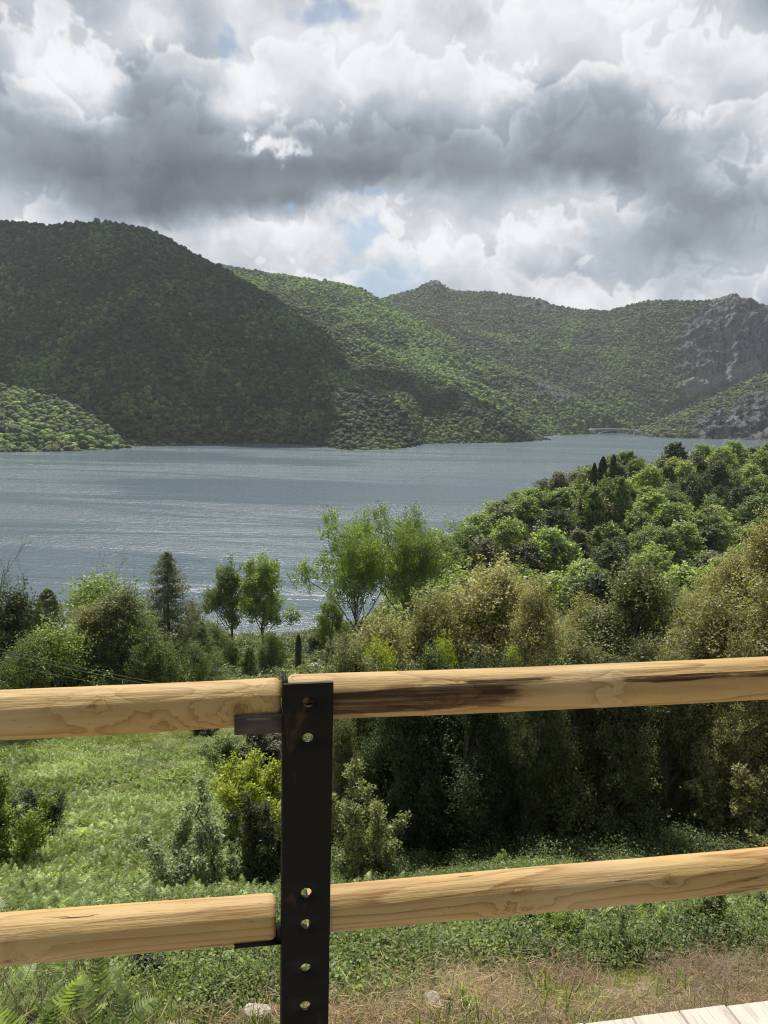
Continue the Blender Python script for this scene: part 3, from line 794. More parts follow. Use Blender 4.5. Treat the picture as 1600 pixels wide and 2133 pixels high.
forest(SPUR_R, 'spur_scrub', 'dark scrub on the rocky spur above the dam', (1.2, 1.1, .5, .1, .9, 1.0), 1.0)

# ------------------------------------------------------------------ haze
def build_haze():
    V = [(x, y, z) for x in (-2400, 2400) for y in (-240, 3000) for z in (-25, 430)]
    F = [(0, 1, 3, 2), (4, 6, 7, 5), (0, 4, 5, 1), (2, 3, 7, 6), (0, 2, 6, 4), (1, 5, 7, 3)]
    me = mesh_np('haze', V, np.array(F))
    m, t = newmat('haze')
    v = t.n('ShaderNodeVolumePrincipled', {'Color': (0.80, 0.90, 1.0, 1), 'Density': HAZE, 'Anisotropy': 0.25})
    t.n('ShaderNodeOutputMaterial', {'Volume': v.outputs[0]})
    tag(link('haze', me, m), kind='stuff')
HAZE = 0.000062
build_haze()

# ------------------------------------------------------------------ bridge at the dam
def simple_mat(name, col, rough=0.8, spec=0.3, metal=0.0, noise=None):
    m, t = newmat(name); c = (*col, 1)
    if noise:
        tc = t.n('ShaderNodeTexCoord').outputs['Object']
        n = t.noise(tc, noise[0], 5, 0.6)
        c = t.ramp(n, [(0.3, tuple(x*noise[1] for x in col)), (0.7, tuple(x*noise[2] for x in col))])
    p = t.n('ShaderNodeBsdfPrincipled', {'Base Color': c, 'Roughness': rough, 'Specular IOR Level': spec, 'Metallic': metal})
    t.n('ShaderNodeOutputMaterial', {'Surface': p.outputs[0]})
    return m
def box_v(cx, cy, cz, sx, sy, sz):
    V = np.array([(cx+i*sx/2, cy+j*sy/2, cz+k*sz/2) for i in (-1, 1) for j in (-1, 1) for k in (-1, 1)])
    F = np.array([(0, 1, 3, 2), (4, 6, 7, 5), (0, 4, 5, 1), (2, 3, 7, 6), (0, 2, 6, 4), (1, 5, 7, 3)])
    return V, F
def boxes(name, L, mat, parent=None):
    Vs, Fs, o = [], [], 0
    for b in L:
        V, F = box_v(*b); Vs.append(V); Fs.append(F+o); o += 8
    return link(name, mesh_np(name, np.concatenate(Vs), np.concatenate(Fs)), mat, parent)
def build_bridge():
    a = at_z(1236, 893, 8.0); D = 1395.0
    A = at_y(1240, 896, D); B = at_y(1322, 894, D)
    L = float(B[0]-A[0]); zc = float((A[2]+B[2])/2)
    conc = simple_mat('pale_concrete', (0.34, 0.34, 0.33), noise=(0.2, 0.8, 1.15))
    e = empty('arch_bridge', (float(A[0]), D, 0))
    tag(e, 'low pale concrete arch bridge at the narrow far end of the lake', 'bridge')
    n = 24; xs = np.linspace(0, L, n+1)
    zt = zc+1.2*np.sin(np.pi*xs/L); za = 0.5+(zc-2.2)*np.sin(np.pi*np.clip((xs-L*.10)/(L*.8), 0, 1))**0.5
    za = np.minimum(za, zt-1.0)
    V = []; 
    for y in (-3.0, 3.0):
        for i in range(n+1): V.append((xs[i], y, zt[i]))
        for i in range(n+1): V.append((xs[i], y, zt[i]-1.3))
    m1 = n+1; F = []
    for i in range(n):
        F += [(i, i+1, m1+i+1, m1+i), (2*m1+i, 3*m1+i, 3*m1+i+1, 2*m1+i+1), (i, 2*m1+i, 2*m1+i+1, i+1), (m1+i, m1+i+1, 3*m1+i+1, 3*m1+i)]
    link('deck', mesh_np('deck', V, np.array(F)), conc, e)
    V = []; F = []
    for y in (-2.2, 2.2):
        for i in range(n+1): V.append((xs[i], y, za[i]))
        for i in range(n+1): V.append((xs[i], y, za[i]-1.1))
    for i in range(n):
        F += [(i, i+1, m1+i+1, m1+i), (2*m1+i, 3*m1+i, 3*m1+i+1, 2*m1+i+1), (i, 2*m1+i, 2*m1+i+1, i+1), (m1+i, m1+i+1, 3*m1+i+1, 3*m1+i)]
    link('arch', mesh_np('arch', V, np.array(F)), conc, e)
    for i in range(2, n-1, 3): boxes('column', [(xs[i], 0, (za[i]+zt[i]-1.3)/2-.2, 0.7, 3.6, max(.3, zt[i]-1.3-za[i]+.5))], conc, e)
    pp = simple_mat('parapet_paint', (0.5, 0.5, 0.49))
    for s in (-1, 1): boxes('parapet', [((xs[i]+xs[i+1])/2, s*2.9, (zt[i]+zt[i+1])/2+.5, L/n*0.98, .25, 1.0) for i in range(n)], pp, e)
    for xa in (-5, L+5): boxes('abutment', [(xa, 0, zc/2, 10, 9, zc+1.6)], conc, e)
    h = at_z(1404, 896, 8)
    p = at_y(1403, 897, 1330.0)
    hs = empty('white_hut', (float(p[0]), 1330.0, float(p[2])-1)); tag(hs, 'tiny white hut on the slope right of the bridge', 'hut')
    boxes('wall', [(0, 0, 1.2, 6.0, 4.0, 2.6)], simple_mat('white_plaster', (0.75, 0.74, 0.70)), hs)
    V = np.array([(-3.3, -2.4, 2.5), (3.3, -2.4, 2.5), (3.3, 2.4, 2.5), (-3.3, 2.4, 2.5), (-3.3, 0, 3.5), (3.3, 0, 3.5)])
    link('roof', mesh_np('roof', V, [np.array([(0, 1, 5, 4), (2, 3, 4, 5), (0, 3, 2, 1)]), np.array([(1, 2, 5), (0, 4, 3)])]), simple_mat('hut_roof', (0.5, 0.48, 0.45)), hs)
build_bridge()

# ------------------------------------------------------------------ the cloud that shades the left hill (it hangs above the picture)
def build_cloud():
    rng = np.random.default_rng(17); V0, F0_ = ico(4); Vs, Fs, o = [], [], 0
    alt = 1080.0
    spots = [(-300, 560), (-330, 660), (-220, 520), (-230, 620), (-220, 720), (-130, 600), (-130, 760), (-240, 800), (20, 850), (120, 870), (230, 900), (200, 790), (240, 850), (290, 900), (330, 930), (230, 930), (360, 840), (560, 930), (-140, 680), (-120, 480), (-60, 560), (-60, 680), (-40, 800), (60, 500), (60, 600), (60, 700), (90, 780), (170, 500), (180, 590), (190, 680), (230, 760), (290, 510), (300, 600), (310, 690), (340, 770), (390, 560), (410, 650), (430, 740), (500, 620), (520, 700), (560, 760), (600, 670), (250, 830), (420, 810), (150, 820), (320, 880), (420, 890), (520, 860), (560, 905), (560, 850)]
    edge = [(rng.uniform(600, 1080), rng.uniform(770, 925)) for _ in range(26)]+[(rng.uniform(560, 720), rng.uniform(740, 930)) for _ in range(12)]  # small unseen puffs added to break up the hard edge of the hill's shadow
    for n_, (px, py) in enumerate(spots+edge):
        D = np.interp(py, [450, 800, 930], [1330, 1010, 850])+max(0, px-600)*.4
        p = at_y(px, py, D); c = p+SDIR*((alt+rng.uniform(-20, 40)-p[2])/SDIR[2])
        s = rng.uniform(62, 92) if n_ < len(spots) else rng.uniform(16, 36)
        r = .8+.5*fbm(V0[:, 0]*2.2+px, V0[:, 1]*2.2, V0[:, 2]*2.2, 4, 4)
        V = V0*r[:, None]*np.array([s*1.05, s*.9, s*.55]); V[:, 2] = np.maximum(V[:, 2], -s*.16)
        Vs.append(V+c); Fs.append(F0_+o); o += len(V)
    me = mesh_np('cloud', np.concatenate(Vs), np.concatenate(Fs), True)
    m, t = newmat('cloud')
    df = t.n('ShaderNodeBsdfDiffuse', {'Color': (.9, .9, .9, 1)}); tr = t.n('ShaderNodeBsdfTranslucent', {'Color': (.9, .9, .9, 1)})
    t.n('ShaderNodeOutputMaterial', {'Surface': t.n('ShaderNodeMixShader', {0: .5, 1: df.outputs[0], 2: tr.outputs[0]}).outputs[0]})
    tag(link('cloud', me, m), kind='structure')
build_cloud()

# ------------------------------------------------------------------ log railing with a steel post
TH = math.atan(1/5.6)                       # the railing recedes to the right
E1 = np.array([math.cos(TH), math.sin(TH), 0]); E2 = np.array([-math.sin(TH), math.cos(TH), 0]); E3 = np.array([0, 0, 1.0])
def depth_pt(px, py, z): return CAM+ray(px, py)*z
POST = depth_pt(641, 1450, 1.60)            # on the front plate
def wood_mat(name, knots, seed, stain=None):
    m, t = newmat(name)
    P = t.n('ShaderNodeTexCoord').outputs['Object']
    s = t.n('ShaderNodeSeparateXYZ', {0: P})
    ps = t.vmath('MULTIPLY_ADD', P, (1.1, 8.5, 8.5), (seed*3.1, seed*1.7, 0))
    F = t.math('MULTIPLY', t.noise(ps, 1.0, 2.5, 0.45, 0.25), 6.0)
    rad = t.math('SQRT', t.math('ADD', t.math('POWER', t.math('ADD', s.outputs[1], 0.012), 2.0), t.math('POWER', t.math('ADD', s.outputs[2], 0.02), 2.0)))
    F = t.math('MULTIPLY_ADD', rad, 60.0, F)
    kd = 0.0
    for (x, ang, sx, sy, am) in knots:
        c = (x, math.cos(ang)*0.048, math.sin(ang)*0.048)
        v = t.vmath('MULTIPLY_ADD', P, (1/sx, 1/sy, 1/sy), (-c[0]/sx, -c[1]/sy, -c[2]/sy))
        v = t.vmath('MULTIPLY_ADD', t.vmath('SUBTRACT', t.noise(P, 20, 3, .6, 0, 1), (.5, .5, .5)), (1.9, 1.9, 1.9), v)
        r2 = t.vmath('DOT_PRODUCT', v, v, out=1)
        F = t.math('MULTIPLY_ADD', t.math('POWER', 0.3679, t.math('MULTIPLY', t.math('SQRT', r2), 1.7)), am*1.5, F)
        kd = t.math('MULTIPLY_ADD', t.math('POWER', 0.3679, t.math('MULTIPLY', r2, 14.0)), 1.0, kd)
    ring = t.math('FRACT', t.math('MULTIPLY', F, 1.25))
    late = t.ramp(ring, [(0.0, 0.05), (0.5, 0.12), (0.80, 0.55), (0.93, 1.0), (1.0, 0.05)])
    fib = t.noise(t.vmath('MULTIPLY', P, (6, 160, 160)), 1.0, 3, 0.6)
    blot = t.noise(t.vmath('MULTIPLY', P, (3, 9, 9)), 1.0, 3, 0.55)
    early = t.mix(blot, (0.50, 0.362, 0.158), (0.40, 0.262, 0.095))
    mid = t.noise(t.vmath('MULTIPLY_ADD', P, (1.6, 42, 42), (seed*5.0, 0, 0)), 1.0, 4, 0.6)
    early = t.mix(t.remap(mid, .35, .7, 0, .55), early, (0.33, 0.215, 0.095))
    ash = t.noise(t.vmath('MULTIPLY', P, (2.2, 6, 6)), 1.0, 4, .6)
    early = t.mix(t.remap(ash, .52, .72, 0, .3), early, (0.50, 0.43, 0.30))
    c = t.mix(t.math('MULTIPLY', late, t.remap(blot, 0.3, 0.65, 0.4, 0.95)), early, (0.22, 0.115, 0.040))
    c = t.mix(t.remap(fib, 0.35, 0.75, 0, 0.25), c, (0.32, 0.20, 0.09))
    c = t.mix(t.math('MINIMUM', kd, 0.85), c, (0.15, 0.075, 0.03))
    chk = t.noise(t.vmath('MULTIPLY_ADD', P, (5, 60, 60), (seed, 0, 0)), 1.0, 2, 0.5)
    crack = t.remap(chk, 0.69, 0.72, 0, 1)
    c = t.mix(t.math('MULTIPLY', crack, 0.7), c, (0.10, 0.055, 0.025))
    specs = t.noise(P, 120, 2, 0.5)
    c = t.mix(t.remap(specs, 0.70, 0.76, 0, 0.6), c, (0.13, 0.08, 0.04))
    rough = 0.62
    if stain:
        ang = t.math('ARCTAN2', s.outputs[2], t.math('MULTIPLY', s.outputs[1], -1.0))   # 0 faces the viewer, + up
        nz = t.noise(t.vmath('MULTIPLY', P, (4.5, 14, 14)), 1.0, 4, 0.6)
        sm = 0.0
        for (x0, x1, a0, sl, wd, st) in stain:
            line = t.math('MULTIPLY_ADD', t.math('SUBTRACT', s.outputs[0], x0), sl, a0)
            dd = t.math('SUBTRACT', line, ang)
            dd = t.math('MULTIPLY_ADD', t.math('SUBTRACT', nz, 0.5), 0.38, dd)
            band = t.math('MULTIPLY', t.remap(dd, 0.0, 0.03, 0, 1), t.math('MULTIPLY_ADD', t.remap(dd, 0.0, 0.05, 1, 0), .5, t.remap(dd, wd*0.55, wd, 1, 0, True)))
            rng_ = t.math('MULTIPLY', t.remap(s.outputs[0], x0, x0+0.05, 0, 1, True), t.remap(s.outputs[0], x1-0.38, x1, 1, 0, True))
            sm = t.math('MAXIMUM', sm, t.math('MULTIPLY', t.math('MULTIPLY', band, rng_), st))
        nq = t.noise(t.vmath('MULTIPLY', P, (7, 46, 46)), 1.0, 5, 0.65)
        sm = t.remap(t.math('MULTIPLY_ADD', t.math('SUBTRACT', nq, 0.5), 1.3, sm), 0.30, 0.62, 0, 0.97, True)
        sm = t.math('MULTIPLY', sm, t.remap(t.noise(t.vmath('MULTIPLY', P, (3, 120, 120)), 1.0, 3, .6), .3, .55, .55, 1))
        c = t.mix(sm, c, t.mix(t.remap(nz, .42, .60, 0, 1), t.mix(late, (0.085, 0.034, 0.011), (0.02, 0.010, 0.005)), (0.030, 0.013, 0.006)))
    h = t.math('ADD', t.math('MULTIPLY', late, -0.07), t.math('ADD', t.math('MULTIPLY', fib, 0.5), t.math('ADD', t.math('MULTIPLY', crack, -1.4), t.math('MULTIPLY', t.noise(t.vmath('MULTIPLY', P, (14, 34, 34)), 1, 4, .6), 0.45))))
    bp = t.n('ShaderNodeBump', {'Height': h, 'Strength': 0.75, 'Distance': 0.005})
    p = t.n('ShaderNodeBsdfPrincipled', {'Base Color': c, 'Roughness': rough, 'Specular IOR Level': 0.25, 'Normal': bp.outputs[0]})
    t.n('ShaderNodeOutputMaterial', {'Surface': p.outputs[0]})
    return m
def log_mesh(L, r0, r1, seed, ridge=None):
    n, k = 260, 64
    x = np.linspace(0, L, n); th = np.arange(k)*2*math.pi/k
    X, T = np.meshgrid(x, th, indexing='ij')
    rr = r0+(r1-r0)*X/L
    c, s_ = np.cos(T), np.sin(T)
    rr = rr*(1+0.085*(fbm(X*2.0, c*1.2+5, s_*1.2, 3, seed)-0.5)+0.022*(fbm(X*16, c*4, s_*4, 2, seed+5)-0.5))
    # facets left by the peeling blade
    fa = np.round((T+0.5*fbm(X*1.2, 0*X, 0, 2, seed+3))/(2*math.pi/11))*(2*math.pi/11)
    rr = rr*(1-0.010*np.cos((T-fa)*11)*0.6)
    end = np.minimum(X, L-X); rr = rr-0.007*(1-np.clip(end/0.010, 0, 1))**1.5
    bend = 0.006*np.sin(X*2.2+seed)
    V = np.stack([X, rr*c+bend, rr*s_+0.006*np.sin(X*1.7+2*seed)], -1).reshape(-1, 3)
    i = np.arange(n-1)[:, None]*k; j = np.arange(k)[None]; j2 = (j+1) % k
    F = np.stack([i+j, i+k+j, i+k+j2, i+j2], -1).reshape(-1, 4)
    c0 = len(V); V = np.concatenate([V, [[0, bend[0, 0], 0], [L, bend[-1, 0], 0]]])
    jj = np.arange(k); t1 = np.stack([np.full(k, c0), (jj+0) % k, (jj+1) % k], -1)[:, ::-1]; b = (n-1)*k
    t2 = np.stack([np.full(k, c0+1), b+jj, b+(jj+1) % k], -1)[:, ::-1]
    return mesh_np('rail', V, [F, t1, t2], True)
def steel_mat():
    m, t = newmat('black_steel')
    P = t.n('ShaderNodeTexCoord').outputs['Object']
    n = t.noise(t.vmath('MULTIPLY', P, (30, 30, 6)), 1.0, 5, 0.65); n2 = t.noise(P, 9, 4, 0.6)
    rust = t.math('MULTIPLY', t.remap(n2, 0.56, 0.68, 0, 1, True), t.remap(n, 0.45, 0.62, 0, 1, True))
    c = t.mix(t.math('MULTIPLY', rust, 0.55), t.ramp(n, [(0.3, (0.003, 0.003, 0.0031)), (0.8, (0.008, 0.0076, 0.0072))]), (0.085, 0.042, 0.022))
    bp = t.n('ShaderNodeBump', {'Height': n, 'Strength': 0.25, 'Distance': 0.002})
    p = t.n('ShaderNodeBsdfPrincipled', {'Base Color': c, 'Roughness': t.remap(n, .3, .7, .5, .66), 'Specular IOR Level': 0.14, 'Normal': bp.outputs[0]})
    t.n('ShaderNodeOutputMaterial', {'Surface': p.outputs[0]})
    return m
STEEL = steel_mat()
def post_mesh(w, zt, zb, holes, hr, th, depth):
    """angle section: a plate facing the viewer with drilled holes, and a flange running back along its left edge. local x along the rail, y away, z up; plate centre at x=0"""
    V, F3, F4 = [], [], []
    def add(v): V.append(v); return len(V)-1
    zs = [zt]
    for i, z in enumerate(holes):
        zs.append(z)
    edges = [zt]
    for a, b in zip(holes[:-1], holes[1:]): edges.append((a+b)/2)
    # cells: each hole gets a cell from mid to mid (first from a bit above)
    cells = []
    for i, z in enumerate(holes):
        up = min(0.028, (holes[i-1]-z)/2 if i else zt-z-0.004); dn = min(0.028, (z-holes[i+1])/2 if i < len(holes)-1 else 0.028)
        cells.append((z+up, z-dn, z))
    def strip(z1, z2):
        for y, fl in ((0, 0), (th, 1)):
            a = [add((-w/2, y, z1)), add((w/2, y, z1)), add((w/2, y, z2)), add((-w/2, y, z2))]
            F4.append(a if fl else a[::-1])
    prev = zt
    for (a, b, z) in cells:
        if prev-a > 1e-5: strip(prev, a)
        angs = sorted(set(list(np.arange(32)*2*math.pi/32)+[math.atan2(zz-z, xx) % (2*math.pi) for zz in (a, b) for xx in (-w/2, w/2)]))
        rings = {}
        for y in (0, th):
            inn, out = [], []
            for g in angs:
                dx, dz = math.cos(g), math.sin(g)
                k = min((w/2)/abs(dx) if abs(dx) > 1e-9 else 9, ((a-z) if dz > 0 else (z-b))/abs(dz) if abs(dz) > 1e-9 else 9)
                inn.append(add((hr*dx, y, z+hr*dz))); out.append(add((k*dx, y, z+k*dz)))
            rings[y] = (inn, out); n = len(angs)
            for i in range(n):
                j = (i+1) % n; q = [inn[i], out[i], out[j], inn[j]]
                F4.append(q if y == 0 else q[::-1])
        for i in range(n):
            j = (i+1) % n; F4.append([rings[0][0][i], rings[0][0][j], rings[th][0][j], rings[th][0][i]])
        prev = b
    strip(prev, zb)
    for (x) in (w/2, -w/2):
        a = [add((x, 0, zt)), add((x, th, zt)), add((x, th, zb)), add((x, 0, zb))]; F4.append(a[::-1])
    a = [add((-w/2, 0, zt)), add((w/2, 0, zt)), add((w/2, th, zt)), add((-w/2, th, zt))]; F4.append(a)
    # flange
    vb, fb = box_v(-w/2+th/2, th+(depth-th)/2+0.0005, (zt+zb)/2+0.0015, th, depth-th, zt-zb)
    o = len(V); V += [tuple(p) for p in vb]; F4 += [[int(q)+o for q in f] for f in fb]
    return mesh_np('post', V, np.array(F4))
def build_railing():
    e = empty('log_railing', tuple(POST), TH)
    tag(e, 'railing of peeled round logs resting on brackets of a black drilled steel post', 'railing')
    def loc(p): q = np.asarray(p)-POST; return np.array([q@E1, q@E2, q@E3])
    def on_plane(px, py, y=0.0):      # railing coordinates of the sight line at local depth y
        d = ray(px, py); o = CAM-POST
        tt = (y-o@E2)/(d@E2); return loc(CAM+d*tt)
    zt = on_plane(641, 1424)[2]; hs = [on_plane(640, v)[2] for v in (1462, 1538, 1860, 1925, 2017, 2095)]
    hs += [hs[-1]-.08*k for k in (1, 2, 3)]
    w = on_plane(691, 1700)[0]-on_plane(589, 1700)[0]; x0 = on_plane(640, 1700)[0]
    po = link('post', post_mesh(w, zt, zt-1.35, hs, 0.0118, 0.008, 0.075), STEEL, e); po.location = (x0, 0, 0)
    xl = x0-w/2; xr = x0+w/2
    def rail(pa, pb, ra, rb, seed, knots, label, stain=None, ext=(0, 0)):
        A = on_plane(*pa, 0.062); B = on_plane(*pb, 0.062)
        d = (B-A)/np.linalg.norm(B-A); A = A-d*ext[0]; B = B+d*ext[1]
        L = float(np.linalg.norm(B-A))
        o = link('rail', log_mesh(L, ra, rb, seed), wood_mat('peeled_log', knots, seed, stain), e)
        o.location = A; o.rotation_euler = Vector(d).to_track_quat('X', 'Z').to_euler()
        o['label'] = label
        return o, A, d
    PI = math.pi
    f = lambda deg: PI+R(deg)*-1      # angle on the side facing the viewer: deg above the horizontal
    def kn(px, py, rail_px, sx, sy, am): return None
    rail((-40, 1483), (584, 1454), .0505, .0495, 1, [(1.72, f(18), .06, .03, 1.8), (2.02, f(-2), .08, .035, 2.2), (1.86, f(-25), .06, .03, -1.2)], 'upper left log with swirling grain', ext=(1.5, 0))
    rail((600, 1450), (1650, 1406), .0475, .053, 2, [(.34, f(-12), .05, .03, 1.6), (.74, f(38), .022, .016, 1.2), (.72, f(-35), .05, .03, 1.4)], 'upper right log with dark resin stains along a crack',
         stain=[(0.02, 0.70, 0.34, 0.75, 1.5, .97), (0.36, 0.80, 0.80, 0.20, .55, .72), (0.72, 1.45, 0.62, 0.15, .40, .62)], ext=(0, .9))
    rail((-40, 1965), (574, 1913), .0515, .0505, 3, [(1.58, f(-20), .06, .035, 2.2)], 'lower left log with a long ridge', ext=(1.5, 0))
    rail((640, 1898), (1650, 1802), .0490, .0495, 4, [(.50, f(-8), .075, .028, 1.9), (.86, f(20), .04, .018, 1.2)], 'lower right log of smooth yellow wood', ext=(0, .9))
    # the neighbouring posts that carry the far ends of the logs, just outside the picture
    for xe in (2.125, -2.09):
        q = po.copy(); COL.objects.link(q); q.location = (xe, 0, 0)
    # brackets: the two left ones reach along the logs, the right ones hide behind the plate
    def bracket(px0, pyt, pyb, drop, x1, y0=0.022):
        a = on_plane(px0, pyt, y0); b = on_plane(px0, pyb, y0)
        th = .006; zt_ = a[2]; L = x1-a[0]
        bl = [(a[0]+L/2, y0+.03, zt_-th/2, L, .06, th)]
        if drop: bl.append((a[0]+L/2, y0+th/2, (zt_-th+b[2])/2-.0005, L, th, zt_-th-b[2]))
        else: bl = [(a[0]+L/2, y0+.03, (zt_+b[2])/2, L, .06, zt_-b[2])]
        boxes('bracket', bl, BRK, po).location = (-x0, 0, 0)
    BRK = simple_mat('brown_steel', (.050, .043, .038), .6, .3, noise=(25, .7, 1.3))
    bracket(488, 1492, 1531, True, xl-.0005, .003)
    BRK = STEEL
    bracket(488, 1967, 1977, False, xl-.0005)
    for (py, z) in ((1492, 0), (1962, 0)):
        a = on_plane(640, py, .022)[2]
        boxes('bracket', [(x0+.004, .052, a-.003, w-.004, .058, .006)], BRK, po).location = (-x0, 0, 0)
build_railing()

# ------------------------------------------------------------------ deck
def build_deck():
    zd = CAM[2]-1.60
    A = at_z(1190, 2133, zd); B = at_z(1600, 2081, zd)
    d = (B-A)/np.linalg.norm(B-A); nrm = np.array([-d[1], d[0], 0])
    rng = np.random.default_rng(3); bl = []
    pit = .137; k0 = -26
    # plank joints follow the photograph's joint at (1415, 2103)
    J = at_z(1417, 2106, zd); off = ((J-A)@d) % pit
    V, F, v_, o = [], [], [], 0
    for k in range(-22, 24):
        x0 = off+k*pit+.0025; x1 = off+(k+1)*pit-.0025
        yo = rng.uniform(-.006, .004); z = rng.uniform(-.0015, .0015)
        b = .003
        prof = [(x0, -.03), (x0, -b), (x0+b, 0), (x1-b, 0), (x1, -b), (x1, -.03)]
        ysl = [-3.2, yo-b, yo]
        for iy, y in enumerate(ysl):
            for (x, zz) in prof:
                if iy == 2: zz = min(zz, -b)
                p = A+d*x+nrm*y; V.append((p[0], p[1], zd+z+zz))
        for iy in range(2):
            for q in range(5): a = o+iy*6+q; F.append((a, a+1, a+7, a+6))
        F.append((o+12, o+13, o+16, o+17)); F.append((o+13, o+14, o+15, o+16)); F.append((o, o+5, o+17, o+12)) if False else None
        v_.append(0); o += 18
    F = [f for f in F if f]
    me = mesh_np('deck', V, np.array(F))
    m, t = newmat('bleached_planks')
    P = t.n('ShaderNodeNewGeometry').outputs['Position']
    isl = t.n('ShaderNodeNewGeometry').outputs['Random Per Island']
    mp = t.n('ShaderNodeMapping', {'Vector': P, 'Rotation': (0, 0, -math.atan2(d[1], d[0]))}).outputs[0]
    mp = t.vmath('ADD', mp, t.n('ShaderNodeCombineXYZ', {1: t.math('MULTIPLY', isl, 37.0), 2: t.math('MULTIPLY', isl, 11.0)}).outputs[0])
    g = t.noise(t.vmath('MULTIPLY', mp, (26, 1.6, 20)), 1.0, 4, .55, .6); fb = t.noise(t.vmath('MULTIPLY', mp, (220, 6, 50)), 1.0, 3, .6)
    c = t.ramp(t.math('FRACT', t.math('MULTIPLY', g, 6)), [(0, (0.42, 0.405, 0.375)), (.7, (0.385, 0.365, 0.335)), (.93, (0.28, 0.255, 0.215)), (1, (0.40, 0.385, 0.355))])
    c = t.mix(t.remap(fb, .4, .8, 0, .35), c, (0.42, 0.37, 0.31))
    c = t.mix(t.math('MULTIPLY', isl, .25), c, (0.52, 0.44, 0.33))
    bp = t.n('ShaderNodeBump', {'Height': fb, 'Strength': .3, 'Distance': .002})
    p = t.n('ShaderNodeBsdfPrincipled', {'Base Color': c, 'Roughness': .75, 'Specular IOR Level': .2, 'Normal': bp.outputs[0]})
    t.n('ShaderNodeOutputMaterial', {'Surface': p.outputs[0]})
    tag(link('deck', me, m), kind='structure')
    # joists under the planks
    Lj = 6.2; c0 = A+d*0.1
    e = bpy.data.objects.new('deck_joists', boxes_mesh([(0, -.12-.9*k, -.125, Lj, .07, .18) for k in range(4)])); COL.objects.link(e)
    e.data.materials.append(simple_mat('joist_wood', (.3, .22, .13), noise=(8, .7, 1.2)))
    e.location = (c0[0], c0[1], zd); e.rotation_euler = (0, 0, math.atan2(d[1], d[0])); tag(e, kind='structure')
def boxes_mesh(L):
    Vs, Fs, o = [], [], 0
    for b in L:
        V, F = box_v(*b); Vs.append(V); Fs.append(F+o); o += 8
    return mesh_np('boxes', np.concatenate(Vs), np.concatenate(Fs))
build_deck()

# ------------------------------------------------------------------ power cables on the left
def cable(p0, p1, lab):
    A = at_y(*p0); B = at_y(*p1); n = 24; t = np.linspace(0, 1, n)[:, None]
    P = A+(B-A)*t; P[:, 2] -= 0.5*np.sin(np.pi*t[:, 0])
    me = tubes('power_cable', [(P, np.full(n, .011))], 5, CABLE)
    tag(link('power_cable', me), lab, 'cable', 'power cables on the left')
CABLE = simple_mat('grey_cable', (.16, .16, .17), .5)
cable((-60, 1337, 52), (800, 1492, 44), 'uppermost of the three thin power cables crossing the trees at left')
cable((-60, 1346, 52), (800, 1496, 44), 'middle one of the three thin power cables crossing the trees at left')
cable((-60, 1367, 52), (800, 1506, 43), 'lowest of the three thin power cables crossing the trees at left')

# ------------------------------------------------------------------ trees: prototypes
OAK = [oak_proto(s, n=95000, Wd=6.2, nlobe=30, per=45, cr=.17) for s in (51, 52, 53)]
OAKT = [oak_proto(s, H=10, Wd=4.6, n=65000, top_pow=0.6, nlobe=26, per=45, cr=.16) for s in (54, 55)]
OAKM = [oak_proto(s, H=10, Wd=7.5, n=32000, leaf=0.20, per=40, cr=.24, nlobe=26, twig=1.0) for s in (56, 57)]
POP = [poplar_proto(61, Wd=10, nb=20), poplar_proto(62, Wd=9, nb=20), poplar_proto(63, H=16, Wd=16, n=30000, nb=30, spread=1.1)]
CON = [conifer_proto(71, Wd=8.5, n=26000)]
CYP = [cypress_proto(73), cypress_proto(74, ragged=.5)]
BARE = [bare_proto(75), bare_proto(76)]
RND = [round_proto(s) for s in range(81, 87)]
SHR = [shrub_proto(91, n=30000, stems=18, Wd=2.6), shrub_proto(92, stems=20, n=30000, Wd=2.6, thick=.09), shrub_proto(93, H=2.6, Wd=1.6, n=17000, stems=11, thick=.07, leaf=.06)]
WILL = [oak_proto(95, H=8, Wd=7, n=16000, leaf=.2, per=20, cr=.3, low=.12, twig=1.1)]

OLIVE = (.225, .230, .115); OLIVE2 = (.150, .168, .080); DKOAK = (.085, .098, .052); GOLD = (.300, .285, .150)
FRESH = (.205, .275, .072); YEL = (.29, .34, .06); MIDG = (.135, .185, .066); DKG = (.050, .072, .034); PALE = (.22, .245, .115); GREY = (.130, .145, .098)

